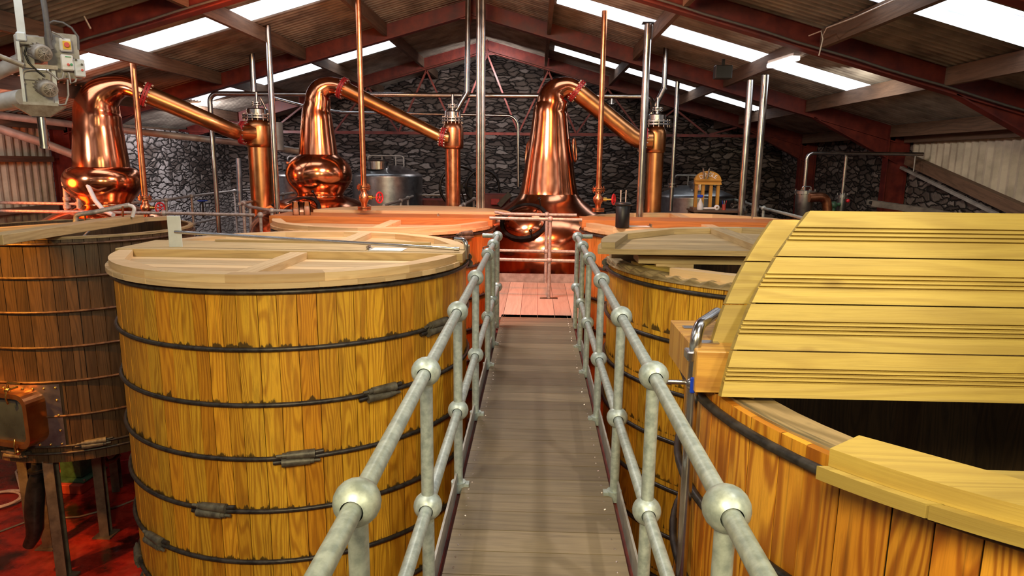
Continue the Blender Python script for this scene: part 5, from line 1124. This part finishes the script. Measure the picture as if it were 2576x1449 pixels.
a, b = PY(2195, 512, 12.2), PY(2395, 541, 11.2); t = thing('roller_conveyor', 'dark grey ribbed conveyor bed rising behind the raised lid', 'conveyor', a)
MB().beam(a, b, .05, .10).build('side_frame', MS['leg'], t); off = Vector((.15, .5, 0)); MB().beam(a+off, b+off, .05, .10).build('side_frame', MS['leg'], t)
for i in range(12): q = a+(b-a)*(i+.5)/12; MB().cyl(q, q+off, .03, n=10).build('roller', MS['dark'], t)
# old machinery at centre back
c = PY(1172, 470, 16.9); t = thing('flywheel', 'old dark spoked flywheel standing behind the slim condenser', 'wheel', (c.x, 16.9, FLOOR)); R = frame((.25, -1, 0))
for dx, rr in ((-.15, .50), (.42, .42)):
    q = c+Vector((dx, 0, 0)); mb = MB(); mb.tube([q+R @ Vector((rr*cos(2*pi*i/36), rr*sin(2*pi*i/36), 0)) for i in range(36)], .035, 8, closed=True)
    for i in range(6): a = 2*pi*i/6+.3; mb.cyl(q, q+R @ Vector((rr*cos(a), rr*sin(a), 0)), .02, n=8)
    mb.cyl(q-R @ Vector((0, 0, .1)), q+R @ Vector((0, 0, .1)), .07, n=14); mb.build('wheel', MS['dark'], t)
MB().box((c.x+.1, 16.95, (FLOOR+c.z)/2), (.15, .3, c.z-FLOOR)).build('support', MS['dark'], t)
c = PY(1243, 500, 15.8); t = thing('red_machine', 'dull red steel machine frame left of the cone-necked still', 'machine', (c.x, 15.8, FLOOR))
MB().box((c.x, 15.8, (c.z+.12+FLOOR)/2), (.75, .6, c.z+.12-FLOOR), bev=.02).build('housing', MS['redsteel'], t); MB().box((c.x+.05, 15.45, c.z-.05), (.2, .15, .14), bev=.01).build('bearing_block', MS['redflange'], t)
MB().beam(PY(1255, 517, 15.2), PY(1283, 487, 15.2), .05, .12).build('lever', MS['dark'], t)
c = PY(1085, 500, 17.5); t = thing('red_machine', 'dull red steel frame behind the railing left of the slim condenser', 'machine', (c.x, 17.5, FLOOR)); MB().box((c.x-.1, 17.5, (c.z+FLOOR)/2), (1.4, .6, c.z-FLOOR), bev=.02).build('housing', MS['redsteel'], t)
# vertical conduits on the painted wall at left
pipe('wall_conduit', 'dark conduit running down the painted stone wall at left', [PY(483, 320, 20.8), PY(492, 520, 20.8)], .07, 'dark')
pipe('wall_conduit', 'grey flue stub standing left of the left condenser', [PY(600, 398, 17), PY(606, 540, 17)], .07, 'steel_dull')
t = thing('blue_valve', 'small blue handwheel valve in front of the painted stone wall', 'valve', PY(509, 520, 14)); c = PY(509, 505, 14); mb = MB(); mb.tube([c+Vector((.09*cos(2*pi*i/20), .09*sin(2*pi*i/20), 0)) for i in range(20)], .014, 8, closed=True); mb.cyl(c-Vector((.09, 0, 0)), c+Vector((.09, 0, 0)), .01, n=6); mb.build('handwheel', MS['blue'], t); MB().cyl(c-Vector((0, 0, .35)), c, .02, n=8).build('stem', MS['dark'], t)
